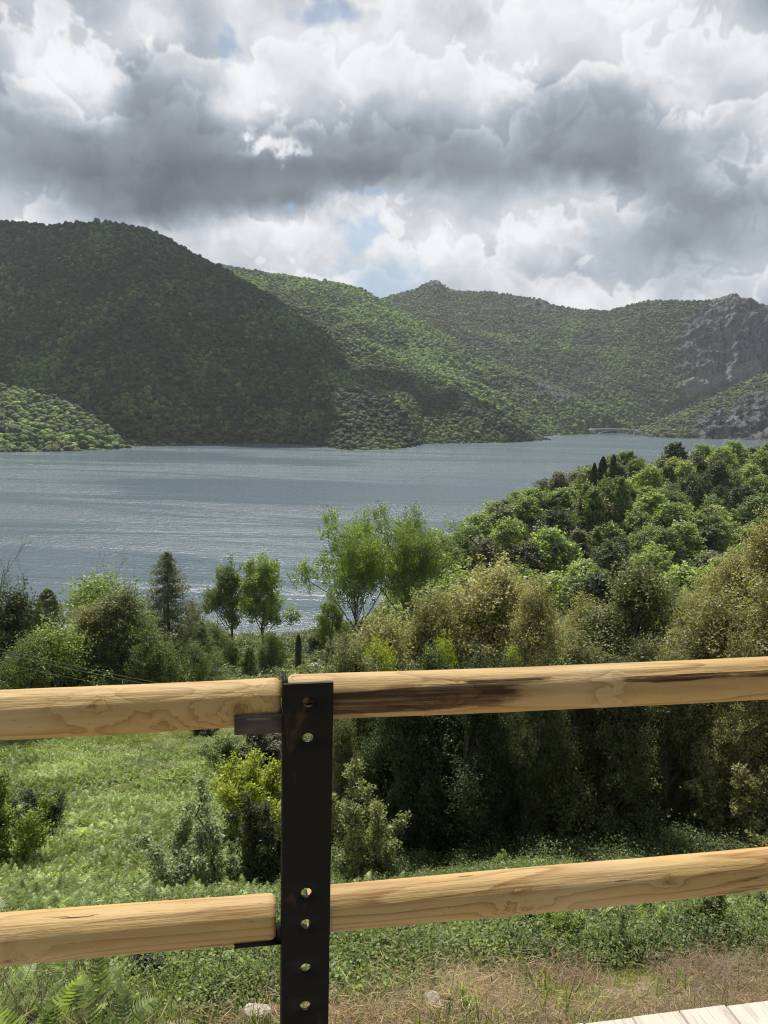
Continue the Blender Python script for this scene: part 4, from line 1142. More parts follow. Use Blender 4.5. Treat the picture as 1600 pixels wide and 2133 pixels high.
# oaks below the deck, right of the post: px, top py, distance, kind, width, colour, label
OAKS = [  # shaded front oaks get darker leaf tints that paint in the shade
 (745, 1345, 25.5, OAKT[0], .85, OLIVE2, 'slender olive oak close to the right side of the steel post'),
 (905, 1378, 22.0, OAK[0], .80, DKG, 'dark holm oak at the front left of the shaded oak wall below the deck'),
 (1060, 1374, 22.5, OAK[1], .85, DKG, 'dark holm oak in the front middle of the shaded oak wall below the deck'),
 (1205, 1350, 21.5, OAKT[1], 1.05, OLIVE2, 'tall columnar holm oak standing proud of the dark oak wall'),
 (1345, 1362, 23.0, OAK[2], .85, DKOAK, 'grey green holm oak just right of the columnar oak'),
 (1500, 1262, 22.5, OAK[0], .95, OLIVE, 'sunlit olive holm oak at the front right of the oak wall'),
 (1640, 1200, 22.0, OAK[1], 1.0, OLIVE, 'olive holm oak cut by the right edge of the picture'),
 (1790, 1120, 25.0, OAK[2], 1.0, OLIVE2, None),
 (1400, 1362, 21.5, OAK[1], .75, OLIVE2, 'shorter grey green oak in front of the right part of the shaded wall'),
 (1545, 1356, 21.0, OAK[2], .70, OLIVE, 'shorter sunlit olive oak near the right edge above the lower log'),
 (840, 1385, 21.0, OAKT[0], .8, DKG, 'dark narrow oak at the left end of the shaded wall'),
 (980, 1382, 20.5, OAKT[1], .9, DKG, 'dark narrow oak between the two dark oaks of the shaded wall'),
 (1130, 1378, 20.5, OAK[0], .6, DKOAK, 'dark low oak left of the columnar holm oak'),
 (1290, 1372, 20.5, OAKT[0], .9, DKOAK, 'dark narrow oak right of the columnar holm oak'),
 (800, 1292, 33, OAKT[1], 1.1, GOLD, 'browned oak crown with pale tips beside the large poplar'),
 (900, 1240, 35, OAK[1], .9, OLIVE, 'olive oak crown left of the tallest golden oak'),
 (1035, 1184, 36, OAKT[0], 1.25, GOLD, 'tallest golden olive oak rising above the log railing'),
 (1120, 1240, 34, OAK[2], .8, GOLD, 'golden oak crown just right of the tallest golden oak'),
 (1215, 1262, 38, OAK[0], .75, GOLD, 'low golden oak crown in the dip of the oak row'),
 (1330, 1188, 36, OAKT[1], 1.35, OLIVE2, 'olive oak with upright bare stems showing in its crown'),
 (1440, 1245, 36, OAK[1], .75, GOLD, 'golden oak crown between the upright oak and the right hand oaks'),
 (1530, 1175, 37, OAK[2], .85, GOLD, 'golden oak crown in the rising right part of the oak row'),
 (1625, 1085, 36, OAK[0], .9, GOLD, 'highest oak crown at the right edge of the picture'),
 (1760, 1030, 38, OAK[1], .9, OLIVE, None),
 (965, 1300, 45, OAKM[0], .9, OLIVE2, 'dull olive oak half hidden behind the golden oaks at left'),
 (1270, 1290, 46, OAKM[1], .9, MIDG, 'green oak glimpsed behind the dip of the oak row'),
 (1400, 1270, 48, OAKM[0], .9, OLIVE2, 'dull olive oak half hidden behind the upright oak'),
 (720, 1330, 46, OAKM[1], .6, GREY, 'grey twiggy oak above the join of the upper logs'),
]
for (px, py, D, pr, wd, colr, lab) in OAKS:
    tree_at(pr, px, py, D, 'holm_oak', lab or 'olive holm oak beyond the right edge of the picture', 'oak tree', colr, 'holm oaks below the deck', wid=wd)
for (px, pb, pt, pr, wd, colr, nm, lab, cat) in [
 (790, 1440, 1335, SHR[1], 1.5, YEL, 'shrub', 'bright yellow green shrub above the upper right log beside the post', 'shrub'),
 (915, 1420, 1335, SHR[0], 1.2, YEL, 'shrub', 'second bright yellow green shrub above the upper right log', 'shrub'),
 (1065, 1400, 1352, SHR[1], 1.0, YEL, 'shrub', 'small yellow green shrub tip above the knotty part of the upper right log', 'shrub')]:
    b = at_y(px, pt, 29); g = float(ground(b[0], b[1]))
    place_tree(pr, (b[0], b[1], b[2]-2.6), 2.6, nm, lab, cat, colr, wid=wd) if False else tree_at(OAKT[0], px, pt, 28.5, 'young_tree', lab.replace('shrub', 'young tree'), 'young tree', colr, wid=.45*wd)
# thin young trees in front of the dark wall
for (px, pb, pt, pr, wd, colr, lab) in [
 (752, 1835, 1590, SHR[2], 1.1, PALE, 'slim pale leaved sapling lit by the sun just right of the steel post'),
 (712, 1810, 1500, OAKT[1], .7, OLIVE2, 'thin olive sapling half hidden by the steel post'),
 (1560, 1770, 1600, SHR[0], 1.1, OLIVE, 'sunlit olive bush over the lower log at the far right'),
 (880, 1835, 1775, SHR[1], 1.0, MIDG, 'low green bush at the foot of the oak wall over the lower log'),
 (1040, 1830, 1772, SHR[2], 1.4, FRESH, 'low light green bush at the foot of the oak wall near the middle')]:
    shrub_at(pr, px, pb, pt, 'sapling' if 'sapling' in lab else 'bush', lab, 'sapling' if 'sapling' in lab else 'bush', colr, wid=wd)

# ------------------------------------------------------------------ trees and bushes on the left
LEFT = [
 (30, 1232, 66, OAKM[0], .85, DKG, 'oak_tree', 'dark rounded evergreen tree at the left edge of the picture', 'tree'),
 (-60, 1260, 70, OAKM[1], .9, DKG, 'oak_tree', 'dark evergreen tree beyond the left edge of the picture', 'tree'),
 (22, 1180, 92, BARE[0], 1.0, OLIVE, 'bare_tree', 'leafless grey tree rising behind the dark evergreen at the left edge', 'tree'),
 (110, 1320, 62, WILL[0], 1.0, FRESH, 'broadleaf_tree', 'bright green bushy tree right of the dark evergreen at left', 'tree'),
 (98, 1228, 90, CYP[1], 1.6, GREY, 'conifer', 'dull narrow conifer behind the bright green bushy tree', 'tree'),
 (150, 1225, 96, BARE[1], .9, OLIVE, 'bare_tree', 'thin bare tree with few leaves behind the left bushes', 'tree'),
 (205, 1216, 90, WILL[0], 1.1, FRESH, 'broadleaf_tree', 'light green spreading tree between bare saplings at left', 'tree'),
 (262, 1200, 92, BARE[0], .8, OLIVE, 'bare_tree', 'leafless tree just left of the tall feathery conifer', 'tree'),
 (245, 1232, 68, OAKT[1], 1.3, OLIVE2, 'oak_tree', 'olive brown tree left of the tall feathery conifer', 'tree'),
 (180, 1262, 66, OAKT[0], 1.1, OLIVE, 'oak_tree', 'olive tree between the bright bushy tree and the olive brown one', 'tree'),
 (60, 1345, 60, WILL[0], .8, MIDG, 'broadleaf_tree', 'low green tree under the power cables at the far left', 'tree'),
 (400, 1345, 70, OAKM[0], .8, MIDG, 'oak_tree', 'green tree just above the left end of the upper log near the post', 'tree'),
 (300, 1290, 66, OAKM[1], .8, MIDG, 'oak_tree', 'green tree at the left foot of the tall feathery conifer', 'tree'),
 (348, 1143, 74, CON[0], 1.15, GREY, 'conifer', 'tall feathery grey green conifer standing out against the lake', 'conifer'),
 (420, 1290, 76, CON[0], 1.25, MIDG, 'conifer', 'smaller feathery conifer right of the tall one', 'conifer'),
 (480, 1158, 112, POP[1], .75, MIDG, 'poplar', 'leftmost poplar of the slender pair against the lake', 'poplar'),
 (548, 1150, 108, POP[0], .85, FRESH, 'poplar', 'fuller light green poplar of the slender pair against the lake', 'poplar'),
 (400, 1262, 84, OAKM[1], .55, GREY, 'oak_tree', 'greyish tree between the tall conifer and the slender poplars', 'tree'),
 (445, 1305, 88, WILL[0], .8, MIDG, 'broadleaf_tree', 'feathery low green tree left of the slender poplars', 'tree'),
 (565, 1322, 98, WILL[0], .8, MIDG, 'broadleaf_tree', 'loose green tree at the right foot of the slender poplars', 'tree'),
 (690, 1345, 100, RND[4], .8, MIDG, 'bush', 'green bush at the shore right of the thin dark cypress', 'bush'),
 (478, 1330, 98, RND[0], .8, MIDG, 'bush', 'rounded green bush at the feet of the slender poplars', 'bush'),
 (520, 1345, 92, RND[2], .8, MIDG, 'bush', 'broad low bush in front of the slender poplars', 'bush'),
 (575, 1330, 104, RND[1], .8, DKG, 'bush', 'dark round bush left of the thin dark cypress', 'bush'),
 (622, 1320, 96, CYP[0], .7, DKG, 'cypress', 'thin dark cypress above the top of the steel post', 'cypress'),
 (655, 1312, 122, RND[3], .8, DKG, 'bush', 'dark round bush by the water right of the thin cypress', 'bush'),
 (748, 1092, 104, POP[2], .66, FRESH, 'poplar', 'large open branched poplar in the middle against the lake', 'poplar'),
 (856, 1082, 110, POP[2], .66, (.165, .225, .07), 'poplar', 'dense tall poplar where the lake meets the wooded headland', 'poplar'),
 (690, 1240, 108, POP[0], .75, FRESH, 'poplar', 'low leaning poplar with an arching branch over the water', 'poplar'),
 (800, 1250, 96, BARE[1], .8, GREY, 'bare_tree', 'bare twiggy tree below the large open poplar', 'tree'),
]
for (px, py, D, pr, wd, colr, nm, lab, cat) in LEFT:
    tree_at(pr, px, py, D, nm, lab, cat, colr, wid=wd*1.12, rz=1.2 if pr is POP[2] else None)
for (px, pb, pt, pr, wd, colr, nm, lab) in [
 (-15, 1815, 1635, SHR[0], 1.0, FRESH, 'bush', 'leafy light green bush at the left edge between the logs'),
 (70, 1750, 1655, SHR[1], 1.3, DKG, 'bush', 'low dark bush beside the leafy bush at the left edge'),
 (400, 1880, 1630, SHR[2], 1.25, (.26, .31, .19), 'young_tree', 'grey green young tree in the bracken left of the steel post'),
 (470, 1850, 1760, SHR[2], 1.4, MIDG, 'bush', 'small green bush right of the grey green young tree'),
 (535, 1730, 1575, SHR[1], 1.1, YEL, 'bush', 'bright yellow green bush against the left side of the steel post'),
 (548, 1860, 1665, SHR[0], .8, DKOAK, 'bush', 'dark brownish bush under the bright yellow green bush'),
 (478, 1610, 1540, SHR[1], 1.6, MIDG, 'bush', 'round green bush on the meadow below the left bracket'),
 (550, 1600, 1515, SHR[0], 1.8, DKOAK, 'bush', 'dark bush at the meadow edge beside the steel post'),
 (420, 1540, 1505, SHR[0], 1.6, DKG, 'bush', 'dark low bush at the top edge of the meadow under the upper left log'),
  (1180, 1985, 1900, SHR[1], 1.2, FRESH, 'bush', 'light green bush on the bank under the middle of the lower right log'),
 (1080, 1960, 1890, SHR[0], 1.3, MIDG, 'bush', 'mid green bush on the bank left of the light green one'),
 (1480, 1960, 1868, SHR[0], 1.3, MIDG, 'bush', 'dark leafy bush on the bank below the right end of the lower log'),
 (1565, 1940, 1850, SHR[2], 1.5, OLIVE2, 'bush', 'olive bush on the bank at the right edge below the lower log'),
 (830, 2010, 1935, SHR[0], 1.4, DKOAK, 'bush', 'dark bramble bush below the lower log just right of the post'),
 (330, 2075, 1985, SHR[0], 1.7, DKG, 'bush', 'dark leafy bramble bush at the bottom left below the lower log'),
 (450, 2060, 1985, SHR[1], 1.6, MIDG, 'bush', 'green bramble bush at the bottom between the dark one and the post'),
 (1395, 1885, 1845, SHR[0], 1.2, MIDG, 'bush', 'green bush under the right end of the lower log'),
 (1340, 1930, 1862, SHR[2], 1.6, OLIVE, 'bush', 'dry stemmed bush under the lower right log'),
 (1290, 2010, 1910, SHR[2], 1.2, MIDG, 'bush', 'feathery green plant below the lower right log'),
 (905, 2080, 2010, SHR[2], 1.0, MIDG, 'plant', 'leafy weed on the dry grass right of the post'),
 (790, 2090, 2060, SHR[1], 1.3, MIDG, 'plant', 'small leafy weed beside the post foot'),
 (960, 2120, 2060, SHR[2], 1.3, FRESH, 'plant', 'light green weed right of the pale rock'),
]:
    shrub_at(pr, px, pb, pt, nm, lab, 'small tree' if nm == 'young_tree' else nm, colr, wid=wd, part2='stem')

# ------------------------------------------------------------------ wooded headland on the right
def build_headland():
    rng = np.random.default_rng(5)
    cand = []
    for _ in range(9000):
        x = rng.uniform(-8, 330); y = rng.uniform(118, 400)
        px, py, z = proj((x, y, 20))
        if not (860 < px < 1660): continue
        g = float(ground(x, y))
        if g < 1.0: continue
        pen = float(_pen(np.array(x), np.array(y)))
        if pen < -2 and y > 150: continue
        cand.append((x, y, g))
    pts = []
    for c in cand:
        md = 7.4+0.012*(c[1]-120)
        if all((c[0]-q[0])**2+(c[1]-q[1])**2 > md*md for q in pts): pts.append(c)
    # keep the crowns the photograph could show: nothing hidden behind higher crowns in front of it
    pts.sort(key=lambda c: c[1])
    hor = np.full(400, 1e9); out = []
    for (x, y, g) in pts:
        h = rng.uniform(9.5, 14.5)
        px, pt, z = proj((x, y, g+h)); wpx = 4.0*F0/z
        if px < 870+0*y: continue
        a, b = int((px-wpx*.7-600)/3), int((px+wpx*.7-600)/3)
        seg = hor[max(0, a):max(1, b)]
        if len(seg) == 0: continue
        if pt > np.percentile(seg, 85)-2: continue
        out.append([x, y, g, h, px, pt, wpx])
        hb = pt+wpx*.45
        hor[max(0, a):max(1, b)] = np.minimum(seg, hb)
    kinds = [('broadleaf_tree', 'bright green rounded tree', (.225, .300, .088), None), ('broadleaf_tree', 'mid green rounded tree', (.170, .230, .078), None),
             ('oak_tree', 'dark green evergreen oak', (.078, .104, .048), None), ('oak_tree', 'olive grey oak', (.135, .140, .082), None),
             ('broadleaf_tree', 'yellow green airy tree', (.28, .335, .105), None), ('bare_tree', 'brownish half bare tree', (.085, .072, .05), None)]
    wt = np.array([.28, .30, .19, .10, .08, .05])
    items = []
    for r in out:
        k = rng.choice(6, p=wt); items.append((*r, k))
    def zone(px, py):
        if py < 985 and px > 1330: return 'on the high right crest of the wooded headland'
        if px < 1010: return 'at the left tip of the wooded headland'
        if px < 1200: return 'on the upper left slope of the headland' if py < 1080 else 'in the hollow behind the golden oaks'
        if px < 1400: return 'on the headland below the cypresses' if py < 1090 else 'at the middle foot of the headland'
        return 'on the right slope of the headland' if py < 1120 else 'at the right foot of the headland'
    cells = {}
    for it in items: cells.setdefault((it[7], zone(it[4], it[5])), []).append(it)
    ordn = ['leftmost', 'second from left', 'third from left', 'fourth from left', 'fifth from left', 'sixth from left', 'seventh from left', 'eighth from left', 'ninth from left', 'tenth from left']
    num = ['', 'one', 'two', 'three', 'four', 'five', 'six', 'seven', 'eight', 'nine', 'ten', 'eleven', 'twelve', 'thirteen', 'fourteen', 'fifteen']
    for (k, zn), L in cells.items():
        L.sort(key=lambda i: i[4]); n = len(L)
        for i, (x, y, g, h, px, pt, w, _) in enumerate(L):
            nm, desc, c, _2 = kinds[k]
            if n == 1: lab = 'the only %s %s' % (desc, zn)
            elif n == 2: lab = '%s of the two %ss %s' % (('left', 'right')[i], desc, zn)
            elif i == n-1: lab = 'rightmost %s %s' % (desc, zn)
            elif i < 10: lab = '%s %s %s' % (ordn[i], desc, zn)
            else: lab = '%s from right %s %s' % (['', 'second', 'third', 'fourth', 'fifth', 'sixth', 'seventh', 'eighth', 'ninth'][min(8, n-1-i)], desc, zn)
            pr = RND[rng.integers(0, 6)]; wd = rng.uniform(.9, 1.2)
            if k == 5: pr = CYP[1]; wd = rng.uniform(1.6, 2.4); 
            if k in (2, 3): wd *= .9
            cc = np.array(c)*rng.uniform(.8, 1.2)
            place_tree(pr, (x, y, g-1.2), h*(.85 if k == 5 else 1), nm, lab, 'tree', tuple(cc), 'trees on the wooded headland', wid=wd*1.38)
    print('HEADLAND', len(items))
build_headland()
for (px_, py_, D_, lab_) in [(1257, 992, 226, 'rounded light green tree right in front of the broadest cypress'), (1222, 1003, 222, 'rounded green tree left in front of the three cypresses'), (1294, 990, 230, 'rounded green tree right in front of the three cypresses'), (1240, 1012, 215, 'low green tree below the three cypresses')]:
    tree_at(RND[int(px_) % 6], px_, py_, D_, 'broadleaf_tree', lab_, 'tree', (.14, .20, .06), 'trees on the wooded headland', wid=.85)
tree_at(CYP[0], 1257, 951, 238, 'cypress', 'broadest dark cypress on the headland skyline', 'cypress', (.020, .032, .016), wid=1.0, dz=3)
tree_at(CYP[0], 1239, 964, 230, 'cypress', 'small dark cypress left of the broadest one on the headland skyline', 'cypress', (.022, .034, .017), wid=.75, dz=3)
tree_at(CYP[1], 1279, 947, 236, 'cypress', 'grey ragged cypress right of the broadest one on the headland skyline', 'cypress', (.07, .076, .055), wid=1.0, dz=3)

# ------------------------------------------------------------------ ground cover
def frond_mesh(name, seed, L=.5, npin=20):
    rng = np.random.default_rng(seed); Vs, Fs, vv = [], [], []; o = 0
    for k in range(5):
        a = k*1.257+rng.uniform(-.4, .4); lean = rng.uniform(.5, 1.0); LL = L*rng.uniform(.75, 1.15)
        t = np.linspace(0, 1, npin+1)
        r = LL*np.sin(t*lean*1.25)/1.25/lean*1.0*lean**.5; z = LL*(t*0.85-0.55*lean*t*t)
        d = np.array([math.cos(a), math.sin(a), 0]); sd = np.array([-d[1], d[0], 0])
        c = d*r[:, None]+np.array([0, 0, 1])*z[:, None]
        tw = rng.uniform(-.3, .3)
        for i in range(2, npin+1):
            q = i/npin; pl = .26*LL*(1-q)**.8*min(1, 4*(q-.05))+.012; tang = unit(c[i]-c[i-1])
            for sgn in (-1, 1):
                dirn = unit(sd*sgn+tang*.35+np.array([0, 0, -.12+tw*sgn]))
                b = tang*LL/npin*.30
                Vs += [c[i]-b, c[i]+b, c[i]+dirn*pl*.6+b*.8, c[i]+dirn*pl+tang*.01, c[i]+dirn*pl*.6-b*.8]
                Fs.append((o, o+1, o+2, o+4)); Fs.append((o+4, o+2, o+3, o+3)) if False else None
                Fs.append((o+2, o+3, o+4, o+4)) if False else None
                o += 5; vv.append(rng.random())
    V = np.array(Vs); F4 = np.array(Fs); F3 = np.array([(f[3], f[2], f[2]+1) for f in F4])
    me = mesh_np(name, V, [F4, F3], False, {'v': ('FACE', np.concatenate([vv, vv]))}); me.materials.append(LEAF_I); return me
def tuft_mesh(name, seed, n=60, h=.28, w=.0045, spread=.2):
    rng = np.random.default_rng(seed)
    b = rng.normal(size=(n, 3))*np.array([spread*.5, spread*.5, 0]); a = rng.uniform(0, 6.28, n)
    d = np.stack([np.cos(a), np.sin(a), 0*a], -1); H = h*rng.uniform(.5, 1.2, n)[:, None]; ln = rng.uniform(.15, .9, n)[:, None]
    s = np.stack([-np.sin(a), np.cos(a), 0*a], -1)*w
    z = np.array([0, 0, 1.0])
    m = b+z*H*.55+d*H*ln*.25; tp = b+z*H*(1-.35*ln)+d*H*ln*.8
    V = np.stack([b-s, b+s, m+s*.8, m-s*.8, tp], 1).reshape(-1, 3); i = np.arange(n)[:, None]*5
    F4 = i+np.array([[0, 1, 2, 3]]); F3 = i+np.array([[3, 2, 4]])
    v = rng.random(n)
    me = mesh_np(name, V, [F4, F3], False, {'v': ('FACE', np.concatenate([v, v]))}); me.materials.append(LEAF_I); return me
def straw_mesh(name, seed, n=110, spread=.26, L=.12):
    rng = np.random.default_rng(seed)
    P = rng.normal(size=(n, 3))*np.array([spread*.6, spread*.6, .012])+np.array([0, 0, .025])
    N = unit(rand_dir(n, rng)*.5+np.array([0, 0, 1.0])); V, F = leaf_quads(P, N, L, rng, .05)
    me = mesh_np(name, V, F, False, {'v': ('FACE', rng.random(n))}); me.materials.append(LEAF_I); return me
def bramble_mesh(name, seed, n=1300, leaf=.036, Rr=.45):
    rng = np.random.default_rng(seed)
    u = rand_dir(n, rng); u[:, 2] = np.abs(u[:, 2]); f = rng.uniform(.45, 1.05, n)**.6
    P = u*f[:, None]*np.array([Rr, Rr, Rr*.75])*(1+.25*rng.normal(size=(n, 1))*.6)
    N = unit(u*.6+rand_dir(n, rng)*.7+np.array([0, 0, .5])); V, F = leaf_quads(P, N, leaf, rng, .65)
    me = mesh_np(name, V, F, False, {'v': ('FACE', rng.random(n))}); me.materials.append(LEAF_I); return me
def twig_mesh(name, seed, n=26):
    rng = np.random.default_rng(seed); paths = []
    for k in range(n):
        p = rng.normal(size=3)*np.array([.15, .15, 0]); d = unit(rng.normal(size=3)+np.array([0, 0, .7])); L = rng.uniform(.25, .7)
        paths.append(limb(p, p+d*L, .005, .002, rng, 4, .3))
    me = tubes(name, paths, 3, TWIG); return me
TWIG = simple_mat('dry_twig', (.22, .18, .15), .9)
def sample_view(n, x0, y0, x1, y1, rng, maxd=95, mind=3.0):
    """ground points spread evenly over the ground seen through part of the frame"""
    pts = []
    px = rng.uniform(x0, x1, n*3); py = rng.uniform(y0, y1, n*3)
    return px, py
NEARG = {}
def ground_points(n, xr, yr, rng):
    x = rng.uniform(*xr, n); y = rng.uniform(*yr, n); return x, y, ground(x, y)
def gxyz(x, y): return np.stack([x, y, ground(x, y)], -1)
def infrustum(P, m=120):
    q = P-CAM; z = q@_f; px = W0/2+F0*(q@_r)/z; py = H0/2-F0*(q@_u)/z
    return (z > 0) & (px > -m) & (px < W0+m) & (py < H0+260), px, py
def scatter_ground(name, lab, n, xr, yr, dens, protos, scale, tintA, tintB, seed, tilt=.15, ywt=1.0, stretch=(1, 1)):
    rng = np.random.default_rng(seed)
    u = rng.random(n)**ywt
    y = yr[0]+(yr[1]-yr[0])*u; half = np.maximum(np.abs(xr[0]), np.abs(xr[1]))
    x = rng.uniform(xr[0], xr[1], n)*np.clip(y/yr[1]*1.0+.12, 0, 1) if ywt != 1.0 else rng.uniform(xr[0], xr[1], n)
    P = gxyz(x, y); ok, px, py = infrustum(P)
    keep = ok & (rng.random(n) < dens(x, y, px, py)); P = P[keep]; m = len(P)
    k = rng.random((m, 1)); a = fbm(P[:, 0]/3.0, P[:, 1]/3.0, 0, 3, seed)[:, None]
    mixv = np.clip(.5+(a-.5)*2.2+.35*(k-.5), 0, 1)
    tint = (np.array(tintA)*(1-mixv)+np.array(tintB)*mixv)*rng.uniform(.75, 1.25, (m, 1))
    s = rng.uniform(scale[0], scale[1], m); s = np.stack([s, s, s*rng.uniform(*stretch, m)], -1)
    rot = np.stack([rng.normal(size=m)*tilt+.25, rng.normal(size=m)*tilt, rng.uniform(0, 6.28, m)], -1)
    rot[:, 0] = rng.normal(size=m)*tilt
    print(name, m)
    return scatter(name, P-np.array([0, 0, .02]), s, rot, tint, protos, lab)
FRONDS = [frond_mesh('frond', s) for s in (1, 2, 3, 4)]
TUFT = [tuft_mesh('tuft', s) for s in (1, 2, 3)]
STRAW = [straw_mesh('straw', s) for s in (1, 2, 3)]
BRAM = [bramble_mesh('bramble_clump', s) for s in (1, 2, 3)]
TWIGS = [twig_mesh('twigs', s) for s in (1, 2, 3)]
def meadow_mask(px, py): return 1-sstep(470, 560, px+0.12*(py-1700)*(py > 1700))
def d_fern(x, y, px, py):
    n = fbm(x/4.0, y/4.0, 0, 3, 8)
    left = meadow_mask(px, py)*sstep(1530, 1590, py)*(.25+.75*sstep(.38, .52, n))
    low = sstep(1800, 1880, py)*(1-dryness(px, py))*sstep(.42, .58, n)*.8
    mid = .9*np.exp(-((px-1130)/110)**2-((py-1930)/50)**2)
    return np.clip(np.maximum.reduce([left*(1-.9*sstep(1900, 1980, py)*sstep(200, 300, px)), low*.6, mid]), 0, 1)
scatter_ground('bracken', 'light green bracken fern covering the meadow on the left', 90000, (-48, 14), (4.5, 62), d_fern, FRONDS, (.7, 1.5), (.15, .205, .07), (.31, .395, .17), 31, .35)
scatter_ground('near_bracken', 'bracken fronds growing on the bank just below the deck', 12000, (-9, 10), (4, 15), lambda x, y, px, py: np.maximum(d_fern(x, y, px, py), .08*(1-dryness(px, py)))*.8, FRONDS, (.45, .85), (.17, .24, .08), (.26, .33, .125), 32, .3)
def d_bram(x, y, px, py):
    n = fbm(x/2.2, y/2.2, 0, 3, 18)
    b = np.exp(-((px-400)/190)**2-((py-2040)/62)**2)*1.6
    under = sstep(1800, 1850, py)*(1-dryness(px, py-15))*sstep(560, 640, px)*(1-.8*np.exp(-((px-1130)/100)**2-((py-1930)/40)**2))
    strip = .9*sstep(1870, 1910, py)*sstep(2130, 2050, py)*sstep(620, 450, px)*sstep(-50, 200, px)*sstep(.42, .5, n)
    return np.clip(np.maximum.reduce([b, under*sstep(.34, .5, n), strip]), 0, 1)
scatter_ground('brambles', 'glossy dark green bramble thicket on the bank below the lower logs', 16000, (-9, 16), (4.5, 24), d_bram, BRAM, (.5, 1.25), (.085, .125, .042), (.17, .225, .075), 33, .2)
def d_mbush(x, y, px, py):
    n = fbm(x/3.5, y/3.5, 0, 3, 28)
    return meadow_mask(px-60, py)*sstep(1500, 1530, py)*sstep(1720, 1600, py)*sstep(150, 260, px)*sstep(.47, .56, n)*.5
scatter_ground('meadow_brambles', 'low light bramble mounds on the upper meadow', 7000, (-30, 4), (30, 70), d_mbush, BRAM, (.9, 2.1), (.19, .23, .10), (.32, .35, .17), 34, .15, stretch=(.5, .9))
def d_grass(x, y, px, py):
    return np.where(py > 1880, .75*(1-.93*dryness(px, py)), np.where(py > 1480, meadow_mask(px, py)*(.9-.82*sstep(1520, 1620, py)), .3))
scatter_ground('meadow_grass', 'soft green grass of the upper meadow and the bank', 110000, (-45, 16), (5, 75), d_grass, TUFT, (.8, 1.5), (.22, .26, .095), (.31, .36, .16), 35, .2)
scatter_ground('bank_grass', 'short green grass tufts on the bank near the deck', 22000, (-8, 12), (4, 13), lambda x, y, px, py: (1-.9*dryness(px, py))*sstep(.36, .56, fbm(x/1.3, y/1.3, 0, 3, 51)), TUFT, (.45, 1.0), (.14, .195, .065), (.25, .28, .11), 36, .25)
scatter_ground('dry_grass', 'cut brown dry grass lying on the clearing beside the deck', 40000, (-3, 14), (3.5, 14), lambda x, y, px, py: dryness(px, py+10)*sstep(.36, .56, fbm(x/.9, y/.9, 0, 3, 93)), STRAW, (.6, 1.2), (.20, .142, .098), (.36, .275, .185), 37, .12)
scatter_ground('dead_twigs', 'grey dead twigs along the edge of the brambles', 2600, (-6, 12), (4.5, 16), lambda x, y, px, py: np.exp(-((py-(2095-.14*(px-500)))/32)**2)*np.where((px < 900) | (px > 1230), .55, .12), TWIGS, (.6, 1.1), (.2, .17, .14), (.25, .21, .18), 38, .3)

def d_weed(x, y, px, py): return dryness(px, py+30)*sstep(.52, .64, fbm(x/.8, y/.8, 0, 3, 95))*.8
scatter_ground('weeds', 'small green weeds and fern sprouts dotted over the dry clearing', 9000, (-4, 13), (3.5, 14), d_weed, FRONDS, (.16, .42), (.15, .22, .06), (.27, .33, .11), 41, .2)
scatter_ground('clearing_grass', 'patchy green grass growing through the dry clearing', 16000, (-4, 13), (3.5, 14), lambda x, y, px, py: dryness(px, py+20)*sstep(.50, .64, fbm(x/1.5, y/1.5, 0, 3, 96))*.3, TUFT, (.25, .6), (.15, .20, .065), (.27, .29, .11), 42, .3)
# ------------------------------------------------------------------ rocks and a flower spike
def rock(px, py, size, lab, seed, stretch=(1, .8, .8), tiltx=0.0):
    rng = np.random.default_rng(seed)
    import bmesh
    bm = bmesh.new(); bmesh.ops.create_icosphere(bm, subdivisions=4, radius=1.0)
    V = np.array([v.co[:] for v in bm.verts])
    for k in range(16):
        nrm = rand_dir(1, rng)[0]; dd = rng.uniform(.55, .85); q = V@nrm
        V -= np.maximum(0, q-dd)[:, None]*nrm
    V *= (1+.10*(fbm(V[:, 0]*3, V[:, 1]*3, V[:, 2]*3, 4, seed)-.5))[:, None]
    for v, c in zip(bm.verts, V): v.co = c
    me = bpy.data.meshes.new('rock'); bm.to_mesh(me); bm.free()
    m, t = newmat('pale_rock'); P = t.n('ShaderNodeTexCoord').outputs['Object']; n = t.noise(P, 2.5, 7, .65)
    c = t.ramp(n, [(.3, (.20, .17, .13)), (.55, (.42, .38, .31)), (.75, (.55, .51, .43))])
    bp = t.n('ShaderNodeBump', {'Height': n, 'Strength': .6, 'Distance': .1})
    p = t.n('ShaderNodeBsdfPrincipled', {'Base Color': c, 'Roughness': .9, 'Normal': bp.outputs[0]}); t.n('ShaderNodeOutputMaterial', {'Surface': p.outputs[0]})
    o = link('rock', me, m); h = hit(px, py)
    o.location = (h[0], h[1], h[2]+size*.62+.05); o.scale = (size*stretch[0], size*stretch[1], size*stretch[2]); o.rotation_euler = (tiltx, .2, rng.uniform(0, 6))
    tag(o, lab, 'rock')
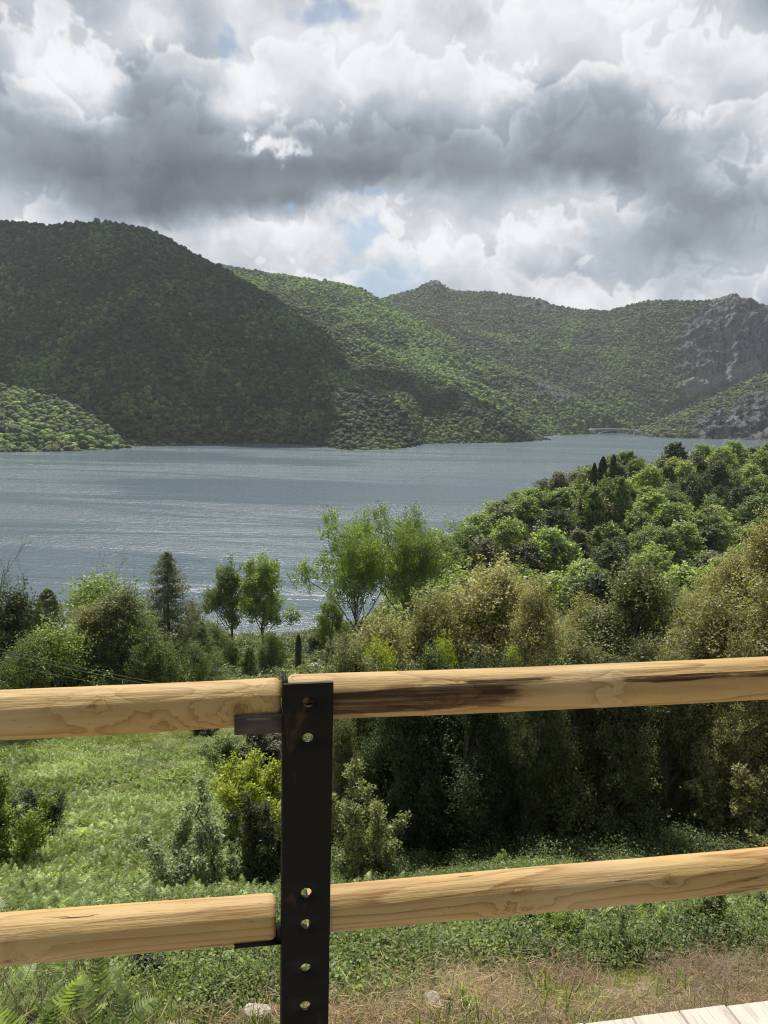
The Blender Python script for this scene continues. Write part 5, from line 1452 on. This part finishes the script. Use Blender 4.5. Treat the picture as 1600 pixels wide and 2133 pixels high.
rock(900, 2122, .11, 'pale upright stone on the dry grass at the bottom of the picture', 4, (.8, .8, 1.15), .3)
rock(530, 2140, .11, 'flat pale stone at the bottom edge left of the steel post', 5, (1.3, .9, .5))
rock(728, 2066, .08, 'small pale stone by the grass edge right of the steel post', 6, (1.4, .9, .5))
rock(655, 1396, .9, 'pale boulder beside the track above the steel post', 7, (1.6, 1, .6))

# undergrowth filling the woods
UNDER = [bramble_mesh('undergrowth_clump', s, 420, .13, .8) for s in (11, 12)]
def d_under(x, y, px, py):
    n = fbm(x/6, y/6, 0, 3, 66)
    wood = (px > 640)*sstep(30, 34, y)+(px <= 640)*sstep(72, 84, y)
    return np.clip(wood, 0, 1)*(ground(x, y) > .6)*sstep(.30, .45, n)
scatter_ground('undergrowth', 'dark green undergrowth between the trees down to the shore', 30000, (-120, 190), (18, 380), d_under, UNDER, (1.2, 3.2), (.075, .098, .042), (.14, .18, .07), 39, .15, stretch=(.6, 1.2))

scatter_ground('wood_edge_undergrowth', 'dark green bushy undergrowth along the foot of the oak wall', 5000, (-2, 22), (17, 30), lambda x, y, px, py: (px > 690)*.5*sstep(17, 19, y), BRAM, (.8, 2.0), (.05, .07, .03), (.12, .16, .06), 43, .2, stretch=(.7, 1.3))

# ------------------------------------------------------------------ render settings
c = SC.cycles
c.max_bounces = 5; c.diffuse_bounces = 2; c.glossy_bounces = 2; c.transmission_bounces = 3; c.volume_bounces = 0; c.transparent_max_bounces = 4
c.caustics_reflective = False; c.caustics_refractive = False
c.sample_clamp_indirect = 3.0; c.sample_clamp_direct = 5.0
c.filter_width = 1.15
c.use_adaptive_sampling = True; c.adaptive_threshold = 0.015
c.use_denoising = True
try:
    c.denoiser = 'OPENIMAGEDENOISE'; c.denoising_input_passes = 'RGB_ALBEDO_NORMAL'; c.denoising_prefilter = 'NONE'
except Exception: pass
try: SC.render.use_persistent_data = False
except Exception: pass
vs = SC.view_settings
vs.view_transform = 'Standard'; vs.look = 'None'; vs.gamma = 1.0; vs.exposure = EXPO
try: vs.use_curve_mapping = False
except Exception: pass
